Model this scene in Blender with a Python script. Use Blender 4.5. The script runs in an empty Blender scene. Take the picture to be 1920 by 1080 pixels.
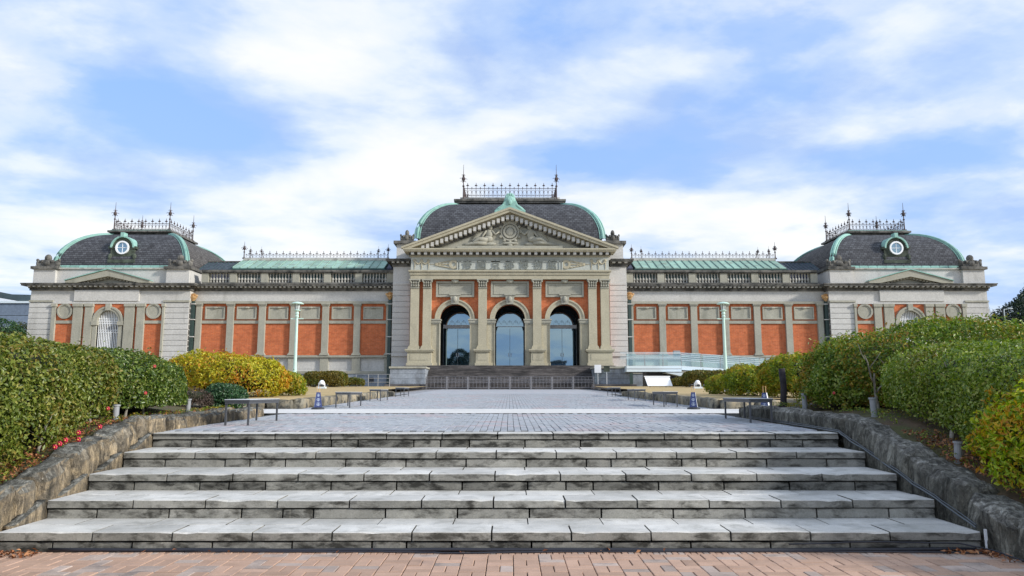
import bpy, bmesh, math, random
import numpy as np
from mathutils import Vector, Matrix, noise

random.seed(7)
rng = np.random.default_rng(11)
sc = bpy.context.scene
R = math.radians

# ---------------------------------------------------------------- camera
CAMZ = 1.471          # eye height above the brick paving at the foot of the steps
PITCH = R(8.05)
cam = bpy.data.cameras.new('camera')
cam.sensor_width = 36.0
cam.lens = 1400.0 / 1920.0 * 36.0
cam.clip_end = 4000
co = bpy.data.objects.new('camera', cam)
co.location = (0, 0, CAMZ)
co.rotation_euler = (math.pi / 2 + PITCH, 0, -math.atan(4 / 1400.0))
sc.collection.objects.link(co)
sc.camera = co

# ---------------------------------------------------------------- light
SUN_EL, SUN_AZ = R(25), R(112)      # azimuth measured clockwise from +Y (the view direction)
sun = bpy.data.lights.new('sun', 'SUN')
sun.energy = 3.2
sun.angle = R(6)
sun.color = (1.0, 0.95, 0.87)
so = bpy.data.objects.new('sun', sun)
sdir = Vector((math.sin(SUN_AZ) * math.cos(SUN_EL), math.cos(SUN_AZ) * math.cos(SUN_EL), math.sin(SUN_EL)))
so.rotation_euler = sdir.to_track_quat('Z', 'Y').to_euler()
so.location = (30, -30, 40)
sc.collection.objects.link(so)

w = bpy.data.worlds.new('World')
sc.world = w
w.use_nodes = True
nt = w.node_tree
nt.nodes.clear()


def N(t, typ, **kw):
    n = t.nodes.new(typ)
    for k, v in kw.items():
        if k.startswith('i_'):
            n.inputs[k[2:].replace('_', ' ')].default_value = v
        else:
            setattr(n, k, v)
    return n


def ramp(t, src, stops, interp='LINEAR'):
    r = t.nodes.new('ShaderNodeValToRGB')
    r.color_ramp.interpolation = interp
    el = r.color_ramp.elements
    while len(el) > 1:
        el.remove(el[-1])
    for i, (p, c) in enumerate(stops):
        e = el[0] if i == 0 else el.new(p)
        e.position = p
        c = c if isinstance(c, (tuple, list)) else (c, c, c)
        e.color = (*c[:3], 1)
    t.links.new(src, r.inputs['Fac'])
    return r.outputs['Color']


def mixc(t, fac, a, b, mode='MIX'):
    m = t.nodes.new('ShaderNodeMix')
    m.data_type = 'RGBA'
    m.blend_type = mode
    for sock, v in ((m.inputs[0], fac), (m.inputs[6], a), (m.inputs[7], b)):
        if hasattr(v, 'is_output'):
            t.links.new(v, sock)
        elif isinstance(v, (int, float)):
            sock.default_value = v if sock.type == 'VALUE' else (v, v, v, 1)
        else:
            sock.default_value = (*v[:3], 1)
    return m.outputs[2]


def math_(t, op, a, b=None, clamp=False):
    m = t.nodes.new('ShaderNodeMath')
    m.operation = op
    m.use_clamp = clamp
    for i, v in enumerate((a, b)):
        if v is None:
            continue
        if hasattr(v, 'is_output'):
            t.links.new(v, m.inputs[i])
        else:
            m.inputs[i].default_value = v
    return m.outputs[0]


def vmath(t, op, a, b=None):
    m = t.nodes.new('ShaderNodeVectorMath')
    m.operation = op
    for i, v in enumerate((a, b)):
        if v is None:
            continue
        if hasattr(v, 'is_output'):
            t.links.new(v, m.inputs[i])
        else:
            m.inputs[i].default_value = v
    return m


def view_dir(px, py):
    u, v = (px - 956) / 1400.0, (540 - py) / 1400.0
    return Vector((u, math.cos(PITCH) - v * math.sin(PITCH), math.sin(PITCH) + v * math.cos(PITCH))).normalized()


sky = N(nt, 'ShaderNodeTexSky', sky_type='NISHITA', sun_disc=False, sun_elevation=SUN_EL, sun_rotation=SUN_AZ,
        air_density=1.0, dust_density=0.6, ozone_density=2.5)
tc = N(nt, 'ShaderNodeTexCoord')
D = vmath(nt, 'NORMALIZE', tc.outputs['Generated']).outputs[0]
sep = N(nt, 'ShaderNodeSeparateXYZ')
nt.links.new(D, sep.inputs[0])
zc = math_(nt, 'ADD', math_(nt, 'MAXIMUM', sep.outputs[2], 0.0), 0.16)
comb = N(nt, 'ShaderNodeCombineXYZ')
nt.links.new(math_(nt, 'DIVIDE', sep.outputs[0], zc), comb.inputs[0])
nt.links.new(math_(nt, 'DIVIDE', sep.outputs[1], zc), comb.inputs[1])
# wind-drawn layers: big forms, middle, and fine edges, on a cloud deck seen in perspective
mp = N(nt, 'ShaderNodeMapping', vector_type='POINT')
mp.inputs['Rotation'].default_value = (0, 0, R(-24))
mp.inputs['Scale'].default_value = (1.0, 1.15, 1)
mp.inputs['Location'].default_value = (3.1, 1.7, 0)
nt.links.new(comb.outputs[0], mp.inputs[0])
n1 = N(nt, 'ShaderNodeTexNoise', i_Scale=0.95, i_Detail=8.0, i_Roughness=0.5, i_Distortion=0.15)
nt.links.new(mp.outputs[0], n1.inputs['Vector'])
n2 = N(nt, 'ShaderNodeTexNoise', i_Scale=2.6, i_Detail=9.0, i_Roughness=0.56, i_Distortion=0.1)
nt.links.new(mp.outputs[0], n2.inputs['Vector'])


def blob(px, py, sx, sz, amp):
    c = view_dir(px, py)
    d = vmath(nt, 'SUBTRACT', D, tuple(c)).outputs[0]
    d = vmath(nt, 'MULTIPLY', d, (1 / sx, 1 / 0.5, 1 / sz)).outputs[0]
    l = vmath(nt, 'LENGTH', d).outputs['Value']
    g = math_(nt, 'EXPONENT', math_(nt, 'MULTIPLY', math_(nt, 'MULTIPLY', l, l), -0.75))
    return math_(nt, 'MULTIPLY', g, amp * (.62 if amp < 0 else .5))


dens = math_(nt, 'ADD', math_(nt, 'MULTIPLY', n1.outputs['Fac'], 0.70), math_(nt, 'MULTIPLY', n2.outputs['Fac'], 0.62))
dens = math_(nt, 'SUBTRACT', dens, 0.155)
# gaps (negative) and thick white banks (positive) where they stand in the sky
for b in ((250, 170, .10, .045, -.30), (400, 240, .10, .040, -.26), (520, 275, .05, .02, -.12), (960, 60, .09, .05, -.30), (1080, 100, .07, .04, -.14),
          (1120, 300, .10, .03, -.24), (1400, 130, .09, .06, -.15), (1860, 200, .10, .05, -.26), (1700, 215, .07, .03, -.12), (1250, 300, .12, .025, -.16),
          (1620, 330, .12, .03, -.15), (1500, 60, .06, .03, -.08), (190, 400, .12, .03, -.12), (480, 390, .10, .02, -.10), (300, 20, .05, .02, -.10),
          (640, 110, .15, .09, .24), (700, 260, .13, .08, .20), (60, 230, .06, .10, .16), (60, 40, .08, .04, .16), (1110, 165, .09, .035, .30),
          (1640, 80, .12, .035, .18), (1600, 245, .11, .022, .30), (1450, 190, .10, .02, -.10), (1760, 290, .09, .02, -.14), (1280, 60, .07, .03, -.10), (560, 370, .2, .03, .10), (1330, 390, .14, .03, .18), (1790, 60, .10, .04, .14), (1880, 320, .08, .04, .12)):
    dens = math_(nt, 'ADD', dens, blob(*b))
cover = ramp(nt, dens, [(.26, 0.0), (.35, .24), (.45, .66), (.57, 1.0)], 'EASE')
# a thin veil of cloud fills the gaps: blue seen through it, brighter toward the horizon
base_sky = mixc(nt, 0.04, (0.21, 0.39, 0.80), sky.outputs['Color'], 'ADD')
haze = ramp(nt, sep.outputs[2], [(0.0, 0.90), (0.18, 0.45), (0.45, 0.12), (1.0, 0.05)])
base_sky = mixc(nt, haze, base_sky, (0.46, 0.60, 0.82))
# thickness lights the cloud: thin rims bluish, thick banks white, with grey-blue undersides drifting through
n3 = N(nt, 'ShaderNodeTexNoise', i_Scale=1.7, i_Detail=7.0, i_Roughness=0.55, i_Distortion=0.2)
mp3 = N(nt, 'ShaderNodeMapping', vector_type='POINT')
mp3.inputs['Location'].default_value = (7.3, 2.2, 4)
nt.links.new(mp.outputs[0], mp3.inputs[0])
nt.links.new(mp3.outputs[0], n3.inputs['Vector'])
lit = math_(nt, 'ADD', math_(nt, 'MULTIPLY', dens, .40), math_(nt, 'MULTIPLY', n3.outputs['Fac'], .8))
shade = ramp(nt, lit, [(.47, (0.42, 0.56, 0.86)), (.55, (0.58, 0.70, 0.90)), (.62, (0.76, 0.83, 0.92)), (.70, (.88, .90, .92)), (.80, (1.0, 1.0, .99))])
col = mixc(nt, cover, base_sky, shade)
# sky texture itself gives the light's physical gradient; the deck is laid over it
skyscaled = mixc(nt, 1.0, sky.outputs['Color'], (0.09, 0.09, 0.09), 'MULTIPLY')
col = mixc(nt, 0.88, skyscaled, col)
bg = N(nt, 'ShaderNodeBackground')
bg.inputs['Strength'].default_value = 0.86
nt.links.new(col, bg.inputs['Color'])
ow = N(nt, 'ShaderNodeOutputWorld')
nt.links.new(bg.outputs[0], ow.inputs['Surface'])

sc.view_settings.view_transform = 'Standard'
sc.view_settings.look = 'None'
sc.view_settings.exposure = 0.5
sc.view_settings.gamma = 1.0
sc.view_settings.use_curve_mapping = False
sc.render.engine = 'CYCLES'
sc.cycles.max_bounces = 6
sc.cycles.transparent_max_bounces = 8
sc.cycles.use_denoising = True


# ---------------------------------------------------------------- measuring: heights and offsets read off the photograph on a plane at distance Y
def fz(py, Y):
    t = (540 - py) / 1400.0
    return CAMZ + Y * (math.sin(PITCH) + t * math.cos(PITCH)) / (math.cos(PITCH) - t * math.sin(PITCH))


def fx(off, Y, py=600):
    t = (540 - py) / 1400.0
    return off / 1400.0 * Y / (math.cos(PITCH) - t * math.sin(PITCH))


# ---------------------------------------------------------------- materials
MATS = {}


def base_mat(name):
    m = bpy.data.materials.new(name)
    m.use_nodes = True
    t = m.node_tree
    b = t.nodes['Principled BSDF']
    MATS[name] = m
    return m, t, b


def pos(t, scale=(1, 1, 1), loc=(0, 0, 0)):
    g = t.nodes.new('ShaderNodeNewGeometry')
    mpn = t.nodes.new('ShaderNodeMapping')
    mpn.inputs['Scale'].default_value = scale
    mpn.inputs['Location'].default_value = loc
    t.links.new(g.outputs['Position'], mpn.inputs[0])
    return mpn.outputs[0]


def noisef(t, vec, scale, detail=5, rough=.6, dist=0.0):
    n = N(t, 'ShaderNodeTexNoise', i_Scale=scale, i_Detail=detail, i_Roughness=rough, i_Distortion=dist)
    t.links.new(vec, n.inputs['Vector'])
    return n.outputs['Fac']


def bump(t, b, h, strength=.3, dist=.01):
    bn = t.nodes.new('ShaderNodeBump')
    bn.inputs['Strength'].default_value = strength
    bn.inputs['Distance'].default_value = dist
    t.links.new(h, bn.inputs['Height'])
    t.links.new(bn.outputs[0], b.inputs['Normal'])
    return bn


def stone_mat(name, c, var=.25, scale=1.0, rough=.85, stain=None, stain_amt=(.5, .7), stain_scale=1.5, stretch=(1, 1, 1),
              bump_s=.35, bump_d=.01, fine=40, piece=.12, second=None, speck=0.0):
    m, t, b = base_mat(name)
    p = pos(t)
    n = noisef(t, p, scale * 1.3, 6, .65)
    c0 = tuple(x * (1 - var) for x in c)
    c1 = tuple(min(1, x * (1 + var)) for x in c)
    colr = ramp(t, n, [(.3, c0), (.7, c1)])
    if second:
        n5 = noisef(t, pos(t, loc=(5, 9, 2)), scale * .8, 4, .6)
        colr = mixc(t, ramp(t, n5, [(.42, 0.0), (.62, 1.0)]), colr, second)
    f = noisef(t, p, fine, 3, .7)
    colr = mixc(t, .35, colr, ramp(t, f, [(.3, .55), (.7, 1.35)]), 'MULTIPLY')
    if speck:
        f3 = noisef(t, p, fine * 3, 2, .6)
        colr = mixc(t, ramp(t, f3, [(.62, 0.0), (.7, speck)]), colr, tuple(x * .3 for x in c))
    if stain:
        sp = pos(t, stretch, (3.3, 1.1, 7.7))
        sn = noisef(t, sp, stain_scale, 7, .68, .3)
        colr = mixc(t, ramp(t, sn, [(stain_amt[0], 0.0), (stain_amt[1], 1.0)]), colr, stain)
    if piece:
        oi = t.nodes.new('ShaderNodeObjectInfo')
        k = ramp(t, oi.outputs['Random'], [(0, 1 - piece), (1, 1 + piece)])
        colr = mixc(t, 1.0, colr, k, 'MULTIPLY')
    t.links.new(colr, b.inputs['Base Color'])
    b.inputs['Roughness'].default_value = rough
    b.inputs['Specular IOR Level'].default_value = .25
    hb = math_(t, 'ADD', math_(t, 'MULTIPLY', n, .6), math_(t, 'MULTIPLY', f, .4))
    bump(t, b, hb, bump_s, bump_d)
    return m


def plain_mat(name, c, rough=.6, metal=0.0, spec=.5, var=.0, scale=8):
    m, t, b = base_mat(name)
    if var:
        n = noisef(t, pos(t), scale, 5, .65)
        t.links.new(ramp(t, n, [(.3, tuple(x * (1 - var) for x in c)), (.7, tuple(min(1, x * (1 + var)) for x in c))]), b.inputs['Base Color'])
    else:
        b.inputs['Base Color'].default_value = (*c, 1)
    b.inputs['Roughness'].default_value = rough
    b.inputs['Metallic'].default_value = metal
    b.inputs['Specular IOR Level'].default_value = spec
    return m


def brick_mat(name, c1, c2, mortar, bw, bh, plane='XZ', ms=.012, bumpd=.006, var=.25):
    m, t, b = base_mat(name)
    g = t.nodes.new('ShaderNodeNewGeometry')
    s = N(t, 'ShaderNodeSeparateXYZ')
    t.links.new(g.outputs['Position'], s.inputs[0])
    c = N(t, 'ShaderNodeCombineXYZ')
    ax = {'X': 0, 'Y': 1, 'Z': 2}
    t.links.new(s.outputs[ax[plane[0]]], c.inputs[0])
    t.links.new(s.outputs[ax[plane[1]]], c.inputs[1])
    br = N(t, 'ShaderNodeTexBrick')
    br.inputs['Scale'].default_value = 1
    br.inputs['Brick Width'].default_value = bw
    br.inputs['Row Height'].default_value = bh
    br.inputs['Mortar Size'].default_value = ms
    br.inputs['Mortar Smooth'].default_value = .3
    br.inputs['Color1'].default_value = (*c1, 1)
    br.inputs['Color2'].default_value = (*c2, 1)
    br.inputs['Mortar'].default_value = (*mortar, 1)
    t.links.new(c.outputs[0], br.inputs['Vector'])
    n = noisef(t, pos(t), 2.2, 8, .75)
    k = ramp(t, n, [(.3, 1 - var), (.7, 1 + var)])
    colr = mixc(t, 1.0, br.outputs['Color'], k, 'MULTIPLY')
    st = noisef(t, pos(t, (1, 1, .25), (9, 3, 1)), 1.6, 6, .7)
    colr = mixc(t, ramp(t, st, [(.52, 0.0), (.75, .55)]), colr, tuple(x * .45 for x in c1))
    t.links.new(colr, b.inputs['Base Color'])
    b.inputs['Roughness'].default_value = .85
    b.inputs['Specular IOR Level'].default_value = .2
    bump(t, b, br.outputs['Fac'], -.5, bumpd)
    return m


def leaf_mat(name, stops, rough=.42, patch=None, trans=.25, spec=.4, patch_scale=.9, patch_range=(.5, .65)):
    """leaf colours by each leaf's own random value, with drifts of another colour by place"""
    m, t, b = base_mat(name)
    at = t.nodes.new('ShaderNodeAttribute')
    at.attribute_name = 'tone'
    colr = ramp(t, at.outputs['Fac'], stops)
    if patch:
        n = noisef(t, pos(t, loc=(patch[2], 0, 0)), patch_scale, 4, .6)
        at2 = t.nodes.new('ShaderNodeAttribute')
        at2.attribute_name = 'tone2'
        nn = math_(t, 'ADD', n, math_(t, 'MULTIPLY', math_(t, 'SUBTRACT', at2.outputs['Fac'], .5), .35))
        pc = ramp(t, at.outputs['Fac'], [(0, patch[0]), (1, patch[1])])
        colr = mixc(t, ramp(t, nn, [(patch_range[0], 0.0), (patch_range[1], 1.0)]), colr, pc)
    t.links.new(colr, b.inputs['Base Color'])
    b.inputs['Roughness'].default_value = rough
    b.inputs['Specular IOR Level'].default_value = spec
    tr = t.nodes.new('ShaderNodeBsdfTranslucent')
    tcol = mixc(t, 1.0, colr, (1.3, 1.5, .6), 'MULTIPLY')
    t.links.new(tcol, tr.inputs['Color'])
    mx = t.nodes.new('ShaderNodeMixShader')
    mx.inputs[0].default_value = trans
    t.links.new(b.outputs[0], mx.inputs[1])
    t.links.new(tr.outputs[0], mx.inputs[2])
    t.links.new(mx.outputs[0], t.nodes['Material Output'].inputs['Surface'])
    return m


M_WALL = stone_mat('grey_wall_stone', (.53, .52, .495), .07, .5, stain=(.24, .235, .21), stain_amt=(.56, .92), stain_scale=.8, stretch=(1, 1, .3), fine=9, bump_d=.004, piece=.03)
M_TAN = stone_mat('tan_dressed_stone', (.42, .385, .285), .09, .6, stain=(.19, .18, .14), stain_amt=(.56, .9), stain_scale=.9, stretch=(1, 1, .3), fine=9, bump_d=.004, piece=.03)
M_TAN2 = stone_mat('greyish_tan_stone', (.36, .35, .29), .10, .6, stain=(.15, .15, .12), stain_amt=(.54, .85), stain_scale=.9, stretch=(1, 1, .35), fine=9, bump_d=.004, piece=.03)
M_FRIEZE = stone_mat('pale_frieze_stone', (.45, .47, .43), .07, .6, stain=(.27, .27, .24), stain_amt=(.55, .85), stain_scale=1.1, stretch=(1, 1, .5), fine=12, bump_d=.003, piece=0)
M_GRIME_SHADE = stone_mat('mould_and_shade_dark_stone', (.12, .115, .105), .4, .9, stain=(.04, .042, .04), stain_amt=(.44, .64), stain_scale=1.6, fine=9, bump_d=.01, piece=.05, second=(.20, .19, .17))  # mould on cornices and caps; also the shade painted behind dentils
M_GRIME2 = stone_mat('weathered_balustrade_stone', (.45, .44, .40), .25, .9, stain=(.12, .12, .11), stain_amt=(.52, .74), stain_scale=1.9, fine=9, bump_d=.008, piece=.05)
M_DARKSTEP = stone_mat('black_stained_step_stone', (.105, .095, .092), .35, .9, stain=(.035, .033, .033), stain_amt=(.42, .62), stain_scale=1.8, stretch=(.4, 1, 2.5), fine=9, bump_d=.01, piece=.25)
M_BLUESTONE = stone_mat('blue_grey_granite', (.27, .30, .34), .2, .9, stain=(.11, .115, .12), stain_amt=(.5, .75), stain_scale=1.6, stretch=(1, 1, .5), fine=9, bump_d=.006, piece=.1)
M_BRICK = brick_mat('orange_brick', (.55, .150, .055), (.45, .115, .045), (.47, .22, .13), .42, .12, var=.26)
M_BRICKC = brick_mat('orange_brick_lighter', (.60, .172, .065), (.51, .135, .053), (.49, .24, .14), .42, .12, var=.24)  # slightly brighter brick tone, used on the portico
M_SLATE = brick_mat('dark_roof_slate', (.105, .11, .122), (.058, .06, .068), (.022, .022, .025), .36, .20, ms=.02, bumpd=.03, var=.35)
M_SLATE_S = brick_mat('dark_roof_slate_side', (.125, .118, .112), (.075, .07, .068), (.03, .03, .03), .36, .20, plane='YZ', ms=.02, bumpd=.03, var=.35)
M_COPPER = stone_mat('verdigris_copper', (.25, .44, .385), .16, 1.0, rough=.6, stain=(.10, .26, .21), stain_amt=(.55, .8), stain_scale=2.0, stretch=(1, 1, .4), fine=12, bump_d=.003, piece=.14)
M_COPROOF = stone_mat('pale_copper_sheet', (.27, .42, .35), .14, .8, rough=.6, stain=(.19, .20, .16), stain_amt=(.5, .75), stain_scale=1.5, fine=12, bump_d=.003, piece=.13)
M_DCOPPER = stone_mat('dark_copper_eaves', (.03, .075, .07), .3, 1.0, rough=.6, fine=12, bump_d=.003, piece=.1)
M_BLUESLATE = brick_mat('blue_slate_roof', (.10, .11, .15), (.06, .065, .09), (.02, .02, .03), .35, .12, ms=.015, bumpd=.02)
M_IRON = plain_mat('rusty_dark_iron', (.085, .065, .065), .7, 0, .3, .35, 3)
M_DORMER = stone_mat('dark_green_dormer', (.07, .085, .065), .35, 1.2, stain=(.02, .025, .02), stain_amt=(.5, .7), stain_scale=1.8, fine=12, bump_d=.006)
M_WHITE = plain_mat('white_paint', (.84, .86, .88), .45)
M_PALEBLUE = plain_mat('pale_blue_white_metal', (.62, .70, .74), .4)
M_PIPE = plain_mat('dark_green_pipe', (.03, .055, .05), .5)
M_GOLD = plain_mat('gilded_metal', (.58, .36, .17), .5, .3, .5, .3)
M_LAMPGREEN = plain_mat('pale_green_paint', (.50, .68, .61), .45, var=.08)
M_MILKY = plain_mat('milky_lamp_glass', (.55, .60, .60), .2)
M_BLACK = plain_mat('black_metal', (.035, .037, .043), .45)
M_BENCH = plain_mat('grey_steel', (.10, .105, .115), .45, .4, .5, .1)
M_BENCHTOP = plain_mat('silver_steel', (.60, .62, .64), .65, .0, .5, .1)
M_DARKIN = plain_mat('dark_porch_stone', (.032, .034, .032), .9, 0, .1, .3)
M_NAVY = plain_mat('navy_sign_panel', (.028, .045, .15), .5)
M_GREYPLASTIC = plain_mat('grey_plastic', (.27, .28, .29), .5, var=.1)
M_BLACKCABLE = plain_mat('dark_cable_rubber', (.02, .022, .032), .55)
M_GREYCABLE = plain_mat('grey_cable', (.09, .105, .12), .5)
M_CURTAIN = plain_mat('pale_blind', (.46, .48, .48), .8, var=.12, scale=2)
M_BARK = stone_mat('grey_bark', (.17, .15, .12), .35, 9, fine=40, bump_d=.006, second=(.28, .26, .22))
M_LOG = stone_mat('blackened_log', (.035, .03, .033), .4, 6, fine=40, bump_d=.01)
M_SOIL = stone_mat('brown_leafy_soil', (.10, .07, .045), .4, 3, fine=60, bump_s=.8, bump_d=.03, second=(.085, .09, .035), piece=0)
M_FARWALL = stone_mat('blue_grey_cladding', (.17, .215, .285), .06, .2, fine=2, bump_d=.001, piece=.08)
M_HILL = stone_mat('wooded_hill', (.035, .055, .06), .4, .02, fine=.15, bump_s=1, bump_d=3, piece=0)
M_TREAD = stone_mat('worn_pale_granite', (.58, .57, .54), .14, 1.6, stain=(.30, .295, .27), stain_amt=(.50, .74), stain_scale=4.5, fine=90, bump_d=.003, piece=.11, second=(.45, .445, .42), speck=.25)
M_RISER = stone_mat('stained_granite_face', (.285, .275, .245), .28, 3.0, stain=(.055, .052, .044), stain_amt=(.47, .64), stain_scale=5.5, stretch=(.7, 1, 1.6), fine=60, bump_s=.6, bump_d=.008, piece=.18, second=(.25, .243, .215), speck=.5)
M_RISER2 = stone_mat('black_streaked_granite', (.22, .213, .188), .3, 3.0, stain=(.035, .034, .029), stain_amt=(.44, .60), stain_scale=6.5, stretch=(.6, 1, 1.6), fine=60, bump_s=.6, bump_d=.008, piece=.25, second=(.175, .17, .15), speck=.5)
M_MORTAR = stone_mat('dark_joint_fill', (.03, .03, .026), .3, 5, fine=50, bump_d=.003, piece=0)
M_PAVER = stone_mat('blue_grey_paver', (.325, .343, .37), .12, 1.0, stain=(.38, .335, .345), stain_amt=(.50, .66), stain_scale=1.1, fine=45, bump_d=.002, piece=.14, speck=.2)
M_PATH = stone_mat('pale_path_slab', (.60, .59, .57), .06, .8, fine=30, bump_d=.002, piece=.04)
M_REDBRICK = stone_mat('pinkish_paving_brick', (.43, .285, .21), .12, 3, stain=(.30, .21, .17), stain_amt=(.55, .8), stain_scale=3, fine=90, bump_d=.002, piece=.15, speck=.3)
M_REDBRICK2 = stone_mat('greyed_paving_brick', (.40, .32, .275), .15, 3, stain=(.16, .13, .12), stain_amt=(.52, .72), stain_scale=3, fine=90, bump_d=.002, piece=.2, speck=.3)
M_LAWN = stone_mat('dry_winter_lawn', (.45, .335, .17), .16, .6, stain=(.30, .26, .11), stain_amt=(.52, .7), stain_scale=.35, stretch=(.6, 1.6, 1), fine=25, bump_s=1, bump_d=.03, piece=0)
M_KERB = stone_mat('lawn_kerb_stone', (.20, .185, .145), .35, 3, stain=(.05, .05, .045), stain_amt=(.48, .62), stain_scale=3.5, fine=30, bump_s=.8, bump_d=.02, piece=.3, second=(.29, .24, .16))
M_GROUND = stone_mat('park_ground', (.16, .14, .09), .3, .3, fine=10, bump_s=.5, bump_d=.03, piece=0)
M_LITTER = leaf_mat('fallen_leaves', [(0, (.10, .035, .015)), (.5, (.30, .11, .045)), (1, (.45, .22, .10))], trans=.05, rough=.7)


def rock_mat(name, face, face2, top, top2):
    """rubble stone: its faces one colour, lichen grown over the upward side"""
    m, t, b = base_mat(name)
    p = pos(t)
    n = noisef(t, p, 5.5, 8, .78, .5)
    fc = ramp(t, n, [(.32, tuple(x * .35 for x in face2)), (.45, face2), (.58, face), (.72, tuple(min(1, x * 1.3) for x in face))])
    n2_ = noisef(t, pos(t, (1, 1, 1), (4, 4, 4)), 14, 8, .78)
    tcv = ramp(t, n2_, [(.34, tuple(x * .35 for x in top2)), (.5, top2), (.62, top), (.72, tuple(min(1, x * 2.2) for x in top))])
    g = t.nodes.new('ShaderNodeNewGeometry')
    s = N(t, 'ShaderNodeSeparateXYZ')
    t.links.new(g.outputs['True Normal'], s.inputs[0])
    up = math_(t, 'ADD', s.outputs[2], math_(t, 'MULTIPLY', math_(t, 'SUBTRACT', n, .5), 1.2))
    colr = mixc(t, ramp(t, up, [(.35, 0.0), (.75, 1.0)]), fc, tcv)
    st = noisef(t, pos(t, (2.2, 2.2, .6), (1, 7, 3)), 2.4, 6, .7)
    colr = mixc(t, ramp(t, st, [(.5, 0.0), (.64, .8)]), colr, (.055, .055, .05))
    oi = t.nodes.new('ShaderNodeObjectInfo')
    colr = mixc(t, 1.0, colr, ramp(t, oi.outputs['Random'], [(0, .75), (1, 1.25)]), 'MULTIPLY')
    t.links.new(colr, b.inputs['Base Color'])
    b.inputs['Roughness'].default_value = .92
    b.inputs['Specular IOR Level'].default_value = .15
    f = noisef(t, p, 22, 8, .8)
    cr = noisef(t, pos(t, (3.0, 3.0, .55), (2, 5, 8)), 2.6, 6, .7, .6)
    crk = ramp(t, cr, [(.44, 0.0), (.50, 1.0), (.56, 0.0)])
    colr = mixc(t, math_(t, 'MULTIPLY', crk, .28), colr, (.05, .045, .035))
    t.links.new(colr, b.inputs['Base Color'])
    hh = math_(t, 'ADD', math_(t, 'MULTIPLY', n, .6), math_(t, 'MULTIPLY', f, .4))
    bump(t, b, math_(t, 'SUBTRACT', hh, math_(t, 'MULTIPLY', crk, .25)), 1.0, .07)
    return m


M_ROCKL = rock_mat('warm_rubble_stone', (.46, .36, .23), (.25, .21, .155), (.38, .375, .34), (.24, .24, .215))  # brown from rust stain, plus sunlit warmth put into the colour
M_ROCKR = rock_mat('grey_rubble_stone', (.29, .28, .235), (.17, .165, .14), (.50, .485, .43), (.28, .27, .24))

# reflective door glass: dark tinted pane that mirrors the sky
_m, _t, _b = base_mat('tinted_mirror_glass')
_b.inputs['Base Color'].default_value = (.035, .075, .10, 1)
_b.inputs['Roughness'].default_value = .03
_b.inputs['Metallic'].default_value = 0
_g = _t.nodes.new('ShaderNodeBsdfGlossy')
_g.inputs['Color'].default_value = (.42, .60, .72, 1)
_g.inputs['Roughness'].default_value = .02
_bn = _t.nodes.new('ShaderNodeBump')
_bn.inputs['Strength'].default_value = .12
_bn.inputs['Distance'].default_value = .02
_t.links.new(noisef(_t, pos(_t), .7, 2, .5), _bn.inputs['Height'])
_t.links.new(_bn.outputs[0], _g.inputs['Normal'])
_x = _t.nodes.new('ShaderNodeMixShader')
_x.inputs[0].default_value = .50
_t.links.new(_b.outputs[0], _x.inputs[1])
_t.links.new(_g.outputs[0], _x.inputs[2])
_t.links.new(_x.outputs[0], _t.nodes['Material Output'].inputs['Surface'])
M_GLASS = _m
# clear balustrade glass
_m, _t, _b = base_mat('clear_balustrade_glass')
_tr = _t.nodes.new('ShaderNodeBsdfTransparent')
_tr.inputs['Color'].default_value = (.78, .90, .89, 1)
_g = _t.nodes.new('ShaderNodeBsdfGlossy')
_g.inputs['Color'].default_value = (.8, .9, .92, 1)
_g.inputs['Roughness'].default_value = .05
_x = _t.nodes.new('ShaderNodeMixShader')
_x.inputs[0].default_value = .22
_t.links.new(_tr.outputs[0], _x.inputs[1])
_t.links.new(_g.outputs[0], _x.inputs[2])
_t.links.new(_x.outputs[0], _t.nodes['Material Output'].inputs['Surface'])
M_CLEAR = _m

# ---------------------------------------------------------------- mesh building
ROOT = {}


def link(o, parent=None):
    sc.collection.objects.link(o)
    if parent is not None:
        o.parent = parent
        ROOT[o.name] = ROOT.get(parent.name, parent.location.copy())
    return o


def thing(name, label, cat, loc=(0, 0, 0), group=None, rotz=0):
    o = bpy.data.objects.new(name, None)
    o.empty_display_size = .3
    o.location = loc
    o.rotation_euler = (0, 0, rotz)
    o['label'] = label
    o['category'] = cat
    if group:
        o['group'] = group
    sc.collection.objects.link(o)
    ROOT[o.name] = Vector(loc)
    return o


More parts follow.
